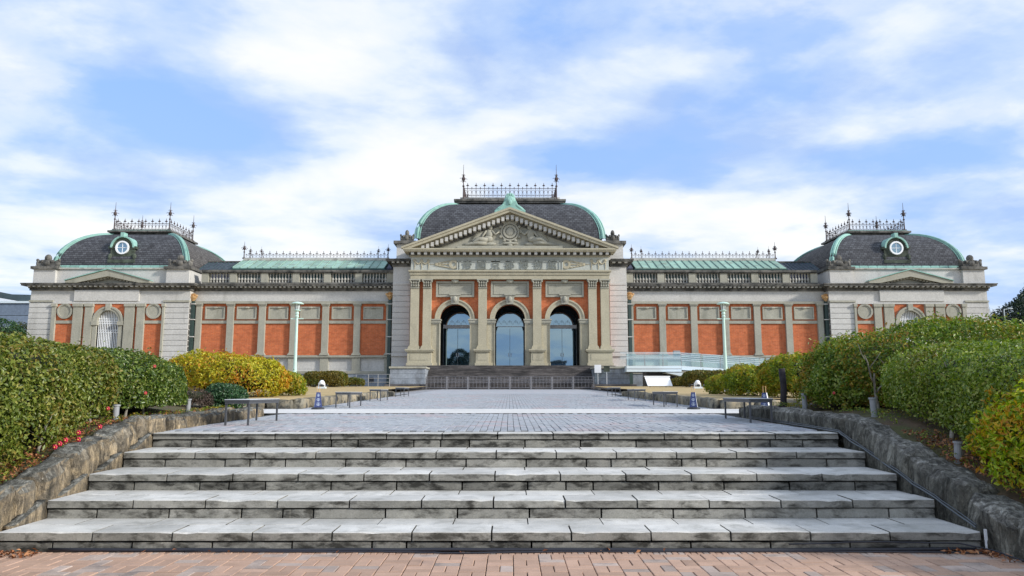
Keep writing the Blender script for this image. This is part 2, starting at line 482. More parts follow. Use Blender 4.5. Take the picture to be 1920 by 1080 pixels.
class MB:
    def __init__(s):
        s.v, s.f, s.m = [], [], []

    def quad(s, *pts, mi=0):
        b = len(s.v)
        s.v += [tuple(p) for p in pts]
        s.f.append(tuple(range(b, b + len(pts))))
        s.m.append(mi)

    def box(s, x0, x1, y0, y1, z0, z1, mi=0, top=None):
        x0, x1 = sorted((x0, x1)); y0, y1 = sorted((y0, y1)); z0, z1 = sorted((z0, z1))
        b = len(s.v)
        s.v += [(x0, y0, z0), (x1, y0, z0), (x1, y1, z0), (x0, y1, z0), (x0, y0, z1), (x1, y0, z1), (x1, y1, z1), (x0, y1, z1)]
        for i, q in enumerate(((0, 3, 2, 1), (4, 5, 6, 7), (0, 1, 5, 4), (1, 2, 6, 5), (2, 3, 7, 6), (3, 0, 4, 7))):
            s.f.append(tuple(b + k for k in q))
            s.m.append(top if (top is not None and i == 1) else mi)
        return s

    def cbox(s, x0, x1, y0, y1, z0, z1, c=.01, mi=0, top=None, jit=0.0):
        """box with its top edges chamfered"""
        b = len(s.v)
        j = lambda: random.uniform(-jit, jit)
        s.v += [(x0, y0, z0), (x1, y0, z0), (x1, y1, z0), (x0, y1, z0)]
        s.v += [(x0, y0, z1 - c), (x1, y0, z1 - c), (x1, y1, z1 - c), (x0, y1, z1 - c)]
        s.v += [(x0 + c + j(), y0 + c + j(), z1 + j()), (x1 - c + j(), y0 + c + j(), z1 + j()), (x1 - c, y1 - c, z1 + j()), (x0 + c, y1 - c, z1 + j())]
        t = mi if top is None else top
        for q, k in (((0, 1, 5, 4), mi), ((1, 2, 6, 5), mi), ((2, 3, 7, 6), mi), ((3, 0, 4, 7), mi), ((4, 5, 9, 8), t), ((5, 6, 10, 9), t), ((6, 7, 11, 10), t), ((7, 4, 8, 11), t), ((8, 9, 10, 11), t)):
            s.f.append(tuple(b + i for i in q))
            s.m.append(k)
        return s

    def prism(s, poly, y0, y1, mi=0):
        """outline in XZ drawn out along Y"""
        n = len(poly)
        b = len(s.v)
        s.v += [(x, y0, z) for x, z in poly] + [(x, y1, z) for x, z in poly]
        s.f.append(tuple(range(b, b + n))); s.m.append(mi)
        s.f.append(tuple(range(b + 2 * n - 1, b + n - 1, -1))); s.m.append(mi)
        for i in range(n):
            k = (i + 1) % n
            s.f.append((b + i, b + n + i, b + n + k, b + k)); s.m.append(mi)
        return s

    def prismx(s, poly, x0, x1, mi=0):
        """outline in YZ drawn out along X"""
        n = len(poly)
        b = len(s.v)
        s.v += [(x0, y, z) for y, z in poly] + [(x1, y, z) for y, z in poly]
        s.f.append(tuple(range(b, b + n))); s.m.append(mi)
        s.f.append(tuple(range(b + 2 * n - 1, b + n - 1, -1))); s.m.append(mi)
        for i in range(n):
            k = (i + 1) % n
            s.f.append((b + i, b + n + i, b + n + k, b + k)); s.m.append(mi)
        return s

    def slab(s, x0, x1, y0, y1, z0, z1, c=.008, n=6, mi=0, top=1, chip=.004):
        """block whose worn front edge wanders and is chipped here and there"""
        b = len(s.v)
        for i in range(n + 1):
            x = x0 + (x1 - x0) * i / n
            if 0 < i < n: x += random.uniform(-.03, .03)
            k = random.uniform(-.3, 1) * chip + (random.uniform(.004, .014) if random.random() < .12 else 0)
            e = .006 if i in (0, n) else 0
            s.v += [(x, y0 + k * .3, z0), (x, y0 + k * .5 + e, z1 - c - k), (x, y0 + c + k + e, z1 - k * .25 - e * .5), (x, y1, z1), (x, y1, z0)]
        for i in range(n):
            p, q = b + i * 5, b + i * 5 + 5
            for (u, w_, m_) in ((0, 1, mi), (1, 2, top), (2, 3, top), (3, 4, mi), (4, 0, mi)):
                s.f.append((p + u, p + w_, q + w_, q + u)); s.m.append(m_)
        s.f.append(tuple(b + i for i in range(5))); s.m.append(mi)
        s.f.append(tuple(b + n * 5 + i for i in range(5))); s.m.append(mi)
        return s

    def lathe(s, cx, cy, prof, n=10, mi=0):
        """prof: (radius, z) from the bottom up"""
        b = len(s.v)
        for r, z in prof:
            for i in range(n):
                a = 2 * math.pi * i / n
                s.v.append((cx + r * math.cos(a), cy + r * math.sin(a), z))
        for j in range(len(prof) - 1):
            for i in range(n):
                k = (i + 1) % n
                s.f.append((b + j * n + i, b + j * n + k, b + (j + 1) * n + k, b + (j + 1) * n + i)); s.m.append(mi)
        s.f.append(tuple(b + i for i in range(n - 1, -1, -1))); s.m.append(mi)
        s.f.append(tuple(b + (len(prof) - 1) * n + i for i in range(n))); s.m.append(mi)
        return s

    def ell(s, c, r, n=10, m=7, mi=0):
        prof = []
        b = len(s.v)
        for j in range(m + 1):
            ph = -math.pi / 2 + math.pi * j / m
            for i in range(n):
                a = 2 * math.pi * i / n
                s.v.append((c[0] + r[0] * math.cos(ph) * math.cos(a), c[1] + r[1] * math.cos(ph) * math.sin(a), c[2] + r[2] * math.sin(ph)))
        for j in range(m):
            for i in range(n):
                k = (i + 1) % n
                s.f.append((b + j * n + i, b + j * n + k, b + (j + 1) * n + k, b + (j + 1) * n + i)); s.m.append(mi)
        return s

    def tube(s, pts, rad, n=6, mi=0):
        pts = [Vector(p) for p in pts]
        rads = rad if isinstance(rad, (list, tuple)) else [rad] * len(pts)
        b = len(s.v)
        for i, p in enumerate(pts):
            d = (pts[min(i + 1, len(pts) - 1)] - pts[max(i - 1, 0)])
            d = d.normalized() if d.length > 1e-9 else Vector((0, 0, 1))
            u = d.cross(Vector((0, 0, 1)) if abs(d.z) < .9 else Vector((1, 0, 0))).normalized()
            v2 = d.cross(u)
            for k in range(n):
                a = 2 * math.pi * k / n
                s.v.append(tuple(p + (u * math.cos(a) + v2 * math.sin(a)) * rads[i]))
        for i in range(len(pts) - 1):
            for k in range(n):
                l = (k + 1) % n
                s.f.append((b + i * n + k, b + i * n + l, b + (i + 1) * n + l, b + (i + 1) * n + k)); s.m.append(mi)
        s.f.append(tuple(b + k for k in range(n))); s.m.append(mi)
        s.f.append(tuple(b + (len(pts) - 1) * n + k for k in range(n))); s.m.append(mi)
        return s

    def ring(s, cx, cz, r0, r1, y0, y1, a0=0.0, a1=math.pi, n=14, mi=0):
        for i in range(n):
            p, q = a0 + (a1 - a0) * i / n, a0 + (a1 - a0) * (i + 1) / n
            s.prism([(cx + r0 * math.cos(p), cz + r0 * math.sin(p)), (cx + r1 * math.cos(p), cz + r1 * math.sin(p)),
                     (cx + r1 * math.cos(q), cz + r1 * math.sin(q)), (cx + r0 * math.cos(q), cz + r0 * math.sin(q))], y0, y1, mi)
        return s

    def arch_wall(s, x0, x1, z0, z1, cx, r, zs, y0, y1, mi=0, n=14):
        """wall slab with one round-headed opening"""
        s.box(x0, cx - r, y0, y1, z0, z1, mi)
        s.box(cx + r, x1, y0, y1, z0, z1, mi)
        for i in range(n):
            a, b2 = math.pi * (1 - i / n), math.pi * (1 - (i + 1) / n)
            xa, xb = cx + r * math.cos(a), cx + r * math.cos(b2)
            s.prism([(xa, zs + r * math.sin(a)), (xb, zs + r * math.sin(b2)), (xb, z1), (xa, z1)], y0, y1, mi)
        return s

    def build(s, name, mats, parent=None, smooth=False, kind=None, label=None, cat=None, group=None, loc=None):
        me = bpy.data.meshes.new(name)
        off = ROOT.get(parent.name, parent.location) if parent is not None else Vector((0, 0, 0))
        if loc is not None:
            off = off + Vector(loc) if parent is not None else Vector(loc)
        v = [(a - off.x, b - off.y, c - off.z) for a, b, c in s.v] if off.length > 0 else s.v
        me.from_pydata(v, [], s.f)
        mats = mats if isinstance(mats, (list, tuple)) else [mats]
        for m in mats:
            me.materials.append(m)
        if len(mats) > 1:
            me.polygons.foreach_set('material_index', s.m)
        if smooth:
            me.polygons.foreach_set('use_smooth', [True] * len(me.polygons))
        bm = bmesh.new(); bm.from_mesh(me)
        bmesh.ops.recalc_face_normals(bm, faces=bm.faces)
        bm.to_mesh(me); bm.free()
        me.update()
        o = bpy.data.objects.new(name, me)
        if loc is not None:
            o.location = loc
        for k, v_ in (('kind', kind), ('label', label), ('category', cat), ('group', group)):
            if v_:
                o[k] = v_
        if parent is not None:
            sc.collection.objects.link(o)
            o.parent = parent
            ROOT[o.name] = off
        else:
            sc.collection.objects.link(o)
            ROOT[o.name] = Vector(off)
        return o


def copy_tree(root, loc=None, label=None, rotz=None):
    def rec(o, parent):
        c = o.copy()
        sc.collection.objects.link(c)
        c.parent = parent
        for ch in list(o.children):
            rec(ch, c)
        return c
    c = rec(root, None)
    if loc is not None:
        c.location = loc
    if label:
        c['label'] = label
    if rotz is not None:
        c.rotation_euler[2] = rotz
    return c

# ================================================================ GROUND AND PAVING
YS, TREAD, RISE = 7.25, .743, .189          # first nosing, tread depth, riser height
Y_TOP = YS + 4 * TREAD                      # front edge of the landing
XL, XR = -4.80, 4.43                        # the flight's two ends


def plaza_z(y):
    return .945 + .0173 * (y - Y_TOP)


def prof(y):
    if y < 7.3: return -.03
    if y < 10.5: return -.03
    if y < 62: return plaza_z(y) - .11
    return plaza_z(62) - .11


ys = [-60, -8, 2, 5, 7.3, 10.4, 10.5, 14, 20, 30, 45, 62, 75, 110, 200, 500, 1500, 3000]
xs = [-2500, -800, -200, -60, -25, -12, -6, 0, 6, 12, 25, 60, 200, 800, 2500]
g = MB()
for i in range(len(ys) - 1):
    for j in range(len(xs) - 1):
        g.quad((xs[j], ys[i], prof(ys[i])), (xs[j + 1], ys[i], prof(ys[i])), (xs[j + 1], ys[i + 1], prof(ys[i + 1])), (xs[j], ys[i + 1], prof(ys[i + 1])))
g.build('ground', M_GROUND, kind='structure')

# --- brick paving at the foot of the steps: laid in squares of two bricks, turned by turns
pav = MB().box(-9, 9, -3, 7.32, -.028, -.012).build('forecourt_paving', M_MORTAR, kind='structure')
BR = .228
cands = []
for iy in range(0, 40):
    y1 = 7.125 - iy * BR
    for ix in range(-40, 40):
        x0 = ix * BR + .03
        for k in range(2):
            if (ix + iy) % 2 == 0:
                cands.append((x0, x0 + BR, y1 - BR + k * BR / 2, y1 - BR + (k + 1) * BR / 2))
            else:
                cands.append((x0 + k * BR / 2, x0 + (k + 1) * BR / 2, y1 - BR, y1))


def inview(x, y, z=0):
    d = y * math.cos(PITCH) + (z - CAMZ) * math.sin(PITCH)
    v = (z - CAMZ) * math.cos(PITCH) - y * math.sin(PITCH)
    if d < .1: return False
    return abs(x / d * 1400) < 985 and abs(v / d * 1400) < 560


vis = [c for c in cands if inview((c[0] + c[1]) / 2, (c[2] + c[3]) / 2)]
vis.sort(key=lambda c: (c[2], abs(c[0])))
rest = [c for c in cands if c not in set(vis[:298])]
gp = .0035
brick_me = {}
for (a, b, c, d) in vis[:298]:
    hor = (b - a) > (d - c)
    if hor not in brick_me:
        m_ = MB().cbox(-(b - a) / 2 + gp, (b - a) / 2 - gp, -(d - c) / 2 + gp, (d - c) / 2 - gp, -.03, .012, .004)
        o = m_.build('brick', M_REDBRICK, pav)
        brick_me[hor] = o.data
        o2 = m_.build('brick', M_REDBRICK2, pav)
        brick_me[(hor, 1)] = o2.data
        bpy.data.objects.remove(o2)
        sc.collection.objects.unlink(o)
        bpy.data.objects.remove(o)
    o = bpy.data.objects.new('brick', brick_me[(hor, 1)] if random.random() < .2 else brick_me[hor])
    o.location = ((a + b) / 2, (c + d) / 2, random.uniform(-.003, .003))
    o.rotation_euler = (random.uniform(-.006, .006), random.uniform(-.006, .006), random.uniform(-.012, .012))
    link(o, pav)
mb = MB()
for (a, b, c, d) in rest:
    dz = random.uniform(-.003, .003)
    mb.cbox(a + gp, b - gp, c + gp, d - gp, -.03, .012 + dz, .004, mi=0 if random.random() < .8 else 1)
x = -9.0
while x < 9:                                       # soldier course against the bottom step
    wd = .058
    mb.cbox(x + .003, x + wd - .003, 7.13, 7.232, -.03, .011 + random.uniform(-.003, .003), .004, mi=0 if random.random() < .8 else 1)
    x += wd
mb.build('outer_paving_bricks', [M_REDBRICK, M_REDBRICK2], pav, kind='stuff')

# --- plaza
pz = MB()
for y0, y1 in ((10.2, 20), (20, 40), (40, 63)):
    pz.quad((-5.1, y0, plaza_z(y0) - .014), (5.0, y0, plaza_z(y0) - .014), (5.6 if y1 > 20 else 5.0, y1, plaza_z(y1) - .014), (-5.6 if y1 > 20 else -5.1, y1, plaza_z(y1) - .014), mi=1 if y0 >= 40 else 0)
PZ = pz.build('plaza_paving', [M_MORTAR, M_PAVER], kind='structure')
pz2 = MB()
for y0, y1 in ((37, 50), (50, 63)):
    pz2.quad((-11, y0, plaza_z(y0) - .022), (11, y0, plaza_z(y0) - .022), (11, y1, plaza_z(y1) - .022), (-11, y1, plaza_z(y1) - .022))
pz2.build('plaza_base', M_PAVER, kind='structure')
PATH0, PATH1 = 16.2, 18.65
pw, pl = .098, .30
rows = []
y = Y_TOP + .40
while y < 40:
    if y + pl > PATH0 and y < PATH1:
        y = PATH1 + .01
    rows.append(y)
    y += pl
hero, far = [], MB()
pm = MB().cbox(-pw / 2 + .004, pw / 2 - .004, -pl / 2 + .005, pl / 2 - .005, -.03, 0, .005).build('paver', M_PAVER, PZ)
PV = pm.data
bpy.data.objects.remove(pm)
n_h = 0
for ri, y in enumerate(rows):
    lim = 4.84 if y < 16 else 5.2
    k = 0
    x = -lim
    nx = int(2 * lim / pw)
    for k in range(nx):
        x = -lim + k * pw
        if x + pw > (4.45 if y < 16 else 5.15): continue
        yy = y + (pl / 2 if k % 2 else 0)
        if y < PATH0 < yy + pl: continue
        dz = random.uniform(-.004, .004)
        if n_h < 290 and ri < 4:
            o = bpy.data.objects.new('paver', PV)
            o.location = (x + pw / 2, yy + pl / 2, plaza_z(yy + pl / 2) + dz)
            o.rotation_euler = (.0173 + random.uniform(-.006, .006), random.uniform(-.02, .02), 0)
            link(o, PZ)
            n_h += 1
        else:
            z = plaza_z(yy + pl / 2) + dz
            b = len(far.v)
            x0, x1, y0, y1 = x + .004, x + pw - .004, yy + .005, yy + pl - .005
            t_ = random.uniform(-.002, .002)
            far.v += [(x0, y0, z - .0026 - .02), (x1, y0, z - .0026 - .02), (x1, y1, z + .0026 - .02), (x0, y1, z + .0026 - .02),
                      (x0, y0, z - .0026 + t_), (x1, y0, z - .0026 - t_), (x1, y1, z + .0026 - t_), (x0, y1, z + .0026 + t_)]
            for q in ((4, 5, 6, 7), (0, 1, 5, 4), (1, 2, 6, 5), (2, 3, 7, 6), (3, 0, 4, 7)):
                far.f.append(tuple(b + i for i in q)); far.m.append(0)
_rnd = stone_mat('plaza_paver_field', (.36, .38, .405), .15, 1.4, stain=(.40, .335, .345), stain_amt=(.52, .64), stain_scale=.9, fine=14, bump_d=.002, piece=0, speck=.2)
far.build('further_pavers', _rnd, PZ, kind='stuff')
# pale cross path
pt = MB()
for x0, x1, kx in ((-26, 26, 0),):
    pt.quad((x0, PATH0, plaza_z(PATH0) + .006), (x1, PATH0, plaza_z(PATH0) + .006), (x1, PATH1, plaza_z(PATH1) + .006), (x0, PATH1, plaza_z(PATH1) + .006))
pt.build('cross_path', M_PATH, kind='structure')

# --- the flight of five steps
ST = thing('stone_steps', 'wide flight of five weathered grey granite steps below the paved plaza', 'steps', (0, YS, 0))
MB().prismx([(YS + .12, -.02), (YS + .12, .10), (YS + TREAD + .12, .10), (YS + TREAD + .12, .29), (YS + 2 * TREAD + .12, .29), (YS + 2 * TREAD + .12, .48), (YS + 3 * TREAD + .12, .48), (YS + 3 * TREAD + .12, .67),
             (Y_TOP + .12, .67), (Y_TOP + .12, .88), (Y_TOP + .5, .88), (Y_TOP + .5, -.02)], XL + .02, XR - .02).build('mortar_bed', M_MORTAR, ST)
SW = .748
for k in range(1, 6):
    yk = YS + (k - 1) * TREAD
    zt = RISE * k
    th = .080

    def run(off, y0, y1, z0, z1, name, mats, gap, jz, top):
        x = off - SW * 8
        edges = [XL]
        while x < XR:
            if x > XL + .25 and x < XR - .25:
                edges.append(x)
            x += SW
        if name == 'riser_block':
            ex = [random.uniform(edges[i] + .3, edges[i + 1] - .3) for i in range(len(edges) - 1) if random.random() < .22 and edges[i + 1] - edges[i] > .7]
            edges = sorted(edges + ex)
        edges.append(XR)
        for i in range(len(edges) - 1):
            a, b = edges[i] + gap / 2, edges[i + 1] - gap / 2
            dz = random.uniform(-jz, jz)
            dy = random.uniform(-jz, jz)
            MB().slab(a, b, y0 + dy, y1, z0, z1 + dz, .007, 6, 0, top).build(name, mats, ST)
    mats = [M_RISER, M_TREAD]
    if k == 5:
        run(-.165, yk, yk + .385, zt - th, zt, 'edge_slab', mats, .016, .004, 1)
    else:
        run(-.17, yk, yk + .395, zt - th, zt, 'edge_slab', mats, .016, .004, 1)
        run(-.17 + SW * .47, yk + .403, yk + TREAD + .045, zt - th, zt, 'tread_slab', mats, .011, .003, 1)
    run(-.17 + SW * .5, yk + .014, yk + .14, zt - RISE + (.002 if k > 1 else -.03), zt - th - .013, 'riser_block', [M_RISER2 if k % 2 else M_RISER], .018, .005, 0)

# --- rubble side walls
WALL_L = [(4.2, .16), (5.5, .26), (7.1, .46), (8.35, .67), (8.83, .85), (9.39, .94), (9.76, 1.10), (10.2, 1.13), (11.3, 1.15), (13.0, 1.19), (14.9, 1.21)]
WALL_R = [(4.2, .12), (5.5, .20), (6.86, .34), (7.6, .56), (8.65, .78), (9.4, .98), (9.9, 1.12), (10.3, 1.19), (11.3, 1.20), (13.0, 1.23), (14.6, 1.25)]


def lerp_prof(P, y):
    if y <= P[0][0]: return P[0][1]
    for (a, za), (b, zb) in zip(P, P[1:]):
        if y <= b:
            return za + (zb - za) * (y - a) / (b - a)
    return P[-1][1]


def base_z(y):
    if y < YS: return 0
    if y < Y_TOP: return .0
    return plaza_z(y) - .08


def rock(x0, x1, y0, y1, z0f, z1f, name, m, parent, amp=.03, seed=0, nx=4, ny=5, nz=5, rnd=.05):
    """one rubble block: lumpy box, rounded at its edges; z0f and z1f give its foot and head along Y"""
    mb = MB()
    ids = {}

    def P(i, j, k):
        key = (i, j, k)
        if key in ids: return ids[key]
        u, v, w_ = i / nx, j / ny, k / nz
        x = x0 + (x1 - x0) * u
        y = y0 + (y1 - y0) * v
        z = z0f(y) + (z1f(y) - z0f(y)) * w_
        # round the corners
        def pull(t):
            return 1.0 if t in (0.0, 1.0) else 0.0
        e = pull(u) + pull(v) + (1.0 if w_ == 1.0 else 0.0)
        cx, cy = (x0 + x1) / 2, (y0 + y1) / 2
        if e >= 2:
            s_ = rnd * (.75 if e == 2 else 1.1)
            x += s_ * (1 if cx > x else -1) * (pull(u))
            y += s_ * .6 * (1 if cy > y else -1) * pull(v)
            if w_ == 1.0: z -= s_ * .7
        q = Vector((x * 3.1 + seed * 7.1, y * 3.1, z * 3.1))
        nv = noise.noise_vector(q)
        nv2 = noise.noise_vector(q * 3.3)
        x += (nv.x * 1.0 + nv2.x * .5) * amp
        y += (nv.y * .5 + nv2.y * .3) * amp * .6
        z += (nv.z * .8 + nv2.z * .4) * amp * (1 if k else 0)
        ids[key] = len(mb.v)
        mb.v.append((x, y, z))
        return ids[key]
    for i in range(nx):
        for j in range(ny):
            mb.f.append((P(i, j, nz), P(i + 1, j, nz), P(i + 1, j + 1, nz), P(i, j + 1, nz))); mb.m.append(0)
    for i in range(nx):
        for k in range(nz):
            mb.f.append((P(i, 0, k), P(i + 1, 0, k), P(i + 1, 0, k + 1), P(i, 0, k + 1))); mb.m.append(0)
            mb.f.append((P(i, ny, k), P(i, ny, k + 1), P(i + 1, ny, k + 1), P(i + 1, ny, k))); mb.m.append(0)
    for j in range(ny):
        for k in range(nz):
            mb.f.append((P(0, j, k), P(0, j, k + 1), P(0, j + 1, k + 1), P(0, j + 1, k))); mb.m.append(0)
            mb.f.append((P(nx, j, k), P(nx, j + 1, k), P(nx, j + 1, k + 1), P(nx, j, k + 1))); mb.m.append(0)
    return mb.build(name, m, parent, smooth=True)


def rubble_wall(P, xin, xout, m, label, lens, seed):
    t = thing('rubble_wall', label, 'stone wall', (xin, 9.5, 0))
    y = P[0][0]
    i = 0
    while y < P[-1][0] - .05:
        L = lens()
        y2 = min(y + L, P[-1][0])
        if P[-1][0] - y2 < .18: y2 = P[-1][0]
        dz = random.uniform(-.03, .03)
        dx = random.uniform(-.03, .02)
        rock(xin + dx, xout + random.uniform(-.04, .04), y + .008, y2 - .008, lambda q: min(base_z(q), lerp_prof(P, q) - .1) - .05,
             lambda q: lerp_prof(P, q) + dz, 'stone', m, t, amp=.055, seed=seed + i, nx=6, ny=max(4, int((y2 - y) / .06)), nz=8, rnd=.055)
        y = y2
        i += 1
    return t


rubble_wall(WALL_L, -4.86, -5.24, M_ROCKL, 'warm brown lichen-topped rubble wall beside the steps below the red camellias', lambda: random.uniform(.22, .58), 3)
rubble_wall(WALL_R, 4.49, 4.92, M_ROCKR, 'dark grey rubble wall beside the steps with a cable along its foot', lambda: random.uniform(.5, 1.2), 40)
# small wedge stones between the step ends and the wall
wd = thing('wedge_stones', 'small tan stones filling the gap between step ends and brown wall', 'stones', (-4.8, 8.6, 0))
for k in range(1, 5):
    y0 = YS + k * TREAD
    rock(-4.80, -4.92, y0 - .50, y0 + .02, lambda q: RISE * k - .02, lambda q, y0=y0: RISE * k + max(.02, .19 * (q - y0 + .5) / .5), 'stone', M_ROCKL, wd, amp=.012, seed=90 + k, nx=2, ny=5, nz=3, rnd=.01)

# --- soil banks behind the walls
def bank(P, sx, xin, name):
    g = MB()
    yy = [3.6 + .4 * i for i in range(32)]
    xx = [0, .25, .5, .9, 1.5, 2.6, 5, 14]
    grid = []
    for y in yy:
        row = []
        for d in xx:
            z = lerp_prof(P, y) - .07 + min(d, 1.5) * .10 + noise.noise(Vector((d * 2, y * 2, sx))) * .04
            if y > 14.9 and d > 0: z -= (y - 14.9) * .1
            row.append((sx * (abs(xin) + d), y, z))
        grid.append(row)
    for i in range(len(yy) - 1):
        for j in range(len(xx) - 1):
            g.quad(grid[i][j], grid[i][j + 1], grid[i + 1][j + 1], grid[i + 1][j])
    # closing slope at the path
    return g.build(name, M_SOIL, kind='structure', smooth=True)


bank(WALL_L, -1, -5.14, 'soil_bank')
bank(WALL_R, 1, 4.82, 'soil_bank')
# end stones of both terraces, along the cross path
for s, x0, x1, m, lab in ((-1, 4.95, 12, M_ROCKL, 'brown rubble end wall turning along the pale cross path'), (1, 4.55, 12, M_ROCKR, 'grey rubble end wall turning along the pale cross path')):
    t = thing('rubble_wall', lab, 'stone wall', (s * 5, 15, 1))
    yw = 14.95 if s < 0 else 14.65
    x = x0
    i = 0
    while x < x1:
        L = random.uniform(.4, .8)
        rock(s * x, s * (x + L - .01), yw, yw + .42, lambda q: plaza_z(15) - .1, lambda q: 1.20, 'stone', m, t, amp=.04, seed=120 + i + s * 30, nx=4, ny=3, nz=4, rnd=.03)
        x += L
        i += 1


# --- lawns with their kerbs
def lawn_z(y):
    return plaza_z(y) + .235


for s, xe, nm in ((-1, 5.42, 'lawn'), (1, 5.28, 'lawn')):
    g = MB()
    yy = [19.0 + i * 2.6 for i in range(17)]
    xx = [xe, 6.5, 9, 13, 18, 26, 48]
    grid = []
    for y in yy:
        row = []
        for j, x in enumerate(xx):
            xa = x
            if j == 0 and y > 34: xa = xe + (y - 34) * .22
            row.append((s * max(xa, 0), y, lawn_z(y) + (noise.noise(Vector((x, y, s))) * .03 if j else -.02)))
        grid.append(row)
    for i in range(len(yy) - 1):
        for j in range(len(xx) - 1):
            if j == 0 and grid[i][0][0] * s > grid[i][1][0] * s: 
                continue
            g.quad(grid[i][j], grid[i][j + 1], grid[i + 1][j + 1], grid[i + 1][j])
    g.build('lawn', M_LAWN, kind='structure', smooth=True)
    t = thing('lawn_kerb', 'low %s stone kerb round the dry lawn on the %s side' % (('brown mottled', 'globe lamp and trash bin') if s < 0 else ('dark grey', 'glass ramp')), 'kerb', (s * 5.4, 19, 1.1))
    i = 0
    x = xe
    while x < 15:                              # along the cross path
        L = random.uniform(.45, .9)
        rock(s * x, s * (x + L - .01), 18.72, 19.08, lambda q: plaza_z(19) - .05, lambda q: lawn_z(19) + .0, 'stone', M_KERB, t, amp=.03, seed=200 + i, nx=3, ny=2, nz=3, rnd=.03)
        x += L; i += 1
    y = 19.1
    while y < 37.5:                            # along the plaza
        L = random.uniform(.5, 1.0)
        taper = 1.0 if y < 33 else max(.35, 1 - (y - 33) / 7)
        xa = xe + (0 if y < 34 else (y - 34) * .16)
        rock(s * (xa - .16), s * (xa + .18), y, y + L - .01, lambda q: plaza_z(q) - .05, lambda q: plaza_z(q) + .25 * taper, 'stone', M_KERB, t, amp=.03, seed=260 + i, nx=2, ny=3, nz=3, rnd=.03)
        y += L; i += 1

# ================================================================ THE MUSEUM
YP, YH, YW, YV = 66.0, 67.3, 68.3, 67.5      # fronts: portico, hall, wings, pavilions
GZ = plaza_z(62)
MUS = thing('museum_building', 'long brick and stone museum with pedimented portico, domed corner pavilions and slate roofs', 'museum', (0, YP, GZ))


def P(mb, name, mats, parent, **k):
    return mb.build(name, mats, parent, **k)


def cornice(mb, x0, x1, yw, z0, z1, proj, back=1.0, ends=(1, 1), pitch=.42, dent=True, mi=0, dmi=0):
    """stepped crowning moulding standing out from the wall at yw, with a row of dentils below its shelf"""
    h = z1 - z0
    L = [(0.0, .30, .18), (.30, .46, .30), (.62, .84, .92), (.84, 1.0, 1.0)]
    for a, b, p in L:
        e0, e1 = ends[0] * proj * p, ends[1] * proj * p
        mb.box(x0 - e0, x1 + e1, yw - proj * p, yw + back, z0 + a * h, z0 + b * h, mi)
    e0, e1 = ends[0] * proj * .3, ends[1] * proj * .3
    mb.box(x0 - e0, x1 + e1, yw - proj * .32, yw + back, z0 + .46 * h, z0 + .62 * h, mi)
    if dent:
        n = max(1, round((x1 - x0 + e0 + e1) / pitch))
        w_ = (x1 - x0 + e0 + e1) / n
        for i in range(n):
            xa = x0 - e0 + (i + .25) * w_
            mb.box(xa, xa + w_ * .5, yw - proj * .80, yw - proj * .2, z0 + .44 * h, z0 + .622 * h, dmi)


# ---------- portico
PT = MB()
zb = fz(686, YP)                                  # porch floor
z_imp0, z_imp1 = fz(608, YP), fz(598, YP)
z_cap0, z_cap1 = fz(540, YP), fz(524, YP)
zs = z_imp1
r = fx(29, YP)
zA = z_cap1                                       # underside of the architrave
cxs = [fx(-103.5, YP), 0.0, fx(103.5, YP)]
hw = fx(187, YP)
bounds = [-hw, (cxs[0] + cxs[1]) / 2, (cxs[1] + cxs[2]) / 2, hw]
for i, c in enumerate(cxs):
    PT.arch_wall(bounds[i], bounds[i + 1], zb, zA, c, r, zs, YP + .35, YP + 1.2)
PORT = PT.build('entrance_portico', [M_BRICKC], MUS)
pg = MB()
pg.box(-hw - .05, hw + .05, YP + 1.2, YP + 1.25, zA, fz(470, YP))
PORTB = MB().box(-hw, hw, YP + .25, YP + 5.4, zA, fz(468, YP)).build('upper_wall', M_WALL, PORT)
# plinth under everything and the porch room behind the arches
MB().box(-hw - .35, hw + .35, YP - .75, YP + 8, GZ, zb - .01).build('plinth', M_DARKSTEP, PORT)
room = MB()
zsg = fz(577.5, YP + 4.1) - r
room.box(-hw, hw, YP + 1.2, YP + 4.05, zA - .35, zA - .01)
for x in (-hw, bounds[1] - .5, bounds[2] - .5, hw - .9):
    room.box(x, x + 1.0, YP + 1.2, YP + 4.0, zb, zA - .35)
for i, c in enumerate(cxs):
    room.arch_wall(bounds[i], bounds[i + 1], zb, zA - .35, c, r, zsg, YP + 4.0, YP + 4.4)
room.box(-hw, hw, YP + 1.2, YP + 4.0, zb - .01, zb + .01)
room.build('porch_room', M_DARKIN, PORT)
# stone linings of the arch reveals
for c in cxs:
    ln = MB()
    ln.box(c - r - .003, c - r + .03, YP + .05, YP + 1.22, zb, zs)
    ln.build('arch_reveal', M_TAN2, PORT)
    ln = MB()
    ln.box(c + r - .03, c + r + .003, YP + .05, YP + 1.22, zb, zs)
    ln.build('arch_reveal', M_TAN2, PORT)
    d = MB()
    d.ring(c, zs, r - .02, r + fx(7.5, YP), YP + .12, YP + .6, n=20)
    d.ring(c, zs, r + fx(5.8, YP), r + fx(8.6, YP), YP + .05, YP + .5, n=20)
    d.build('arch_surround', M_TAN, PORT)
    k = MB()
    k.prism([(c - .30, zs + r - .05), (c + .30, zs + r - .05), (c + .42, fz(553, YP)), (c - .42, fz(553, YP))], YP - .06, YP + .5)
    k.box(c - .5, c + .5, YP - .14, YP + .4, fz(554, YP), fz(551.5, YP))
    k.ell((c, YP - .1, (zs + r + fz(553, YP)) / 2), (.2, .12, .28))
    k.build('keystone', M_TAN2, PORT)
    # glazed doors deep in the porch
    gl = MB()
    yg = YP + 4.15
    rr = r
    pts = [(c - rr, zb + .12), (c + rr, zb + .12)] + [(c + rr * math.cos(a), zsg + rr * math.sin(a)) for a in [math.pi * i / 18 for i in range(19)]]
    gl.prism(pts, yg, yg + .03)
    G = gl.build('glass_door', M_GLASS, PORT)
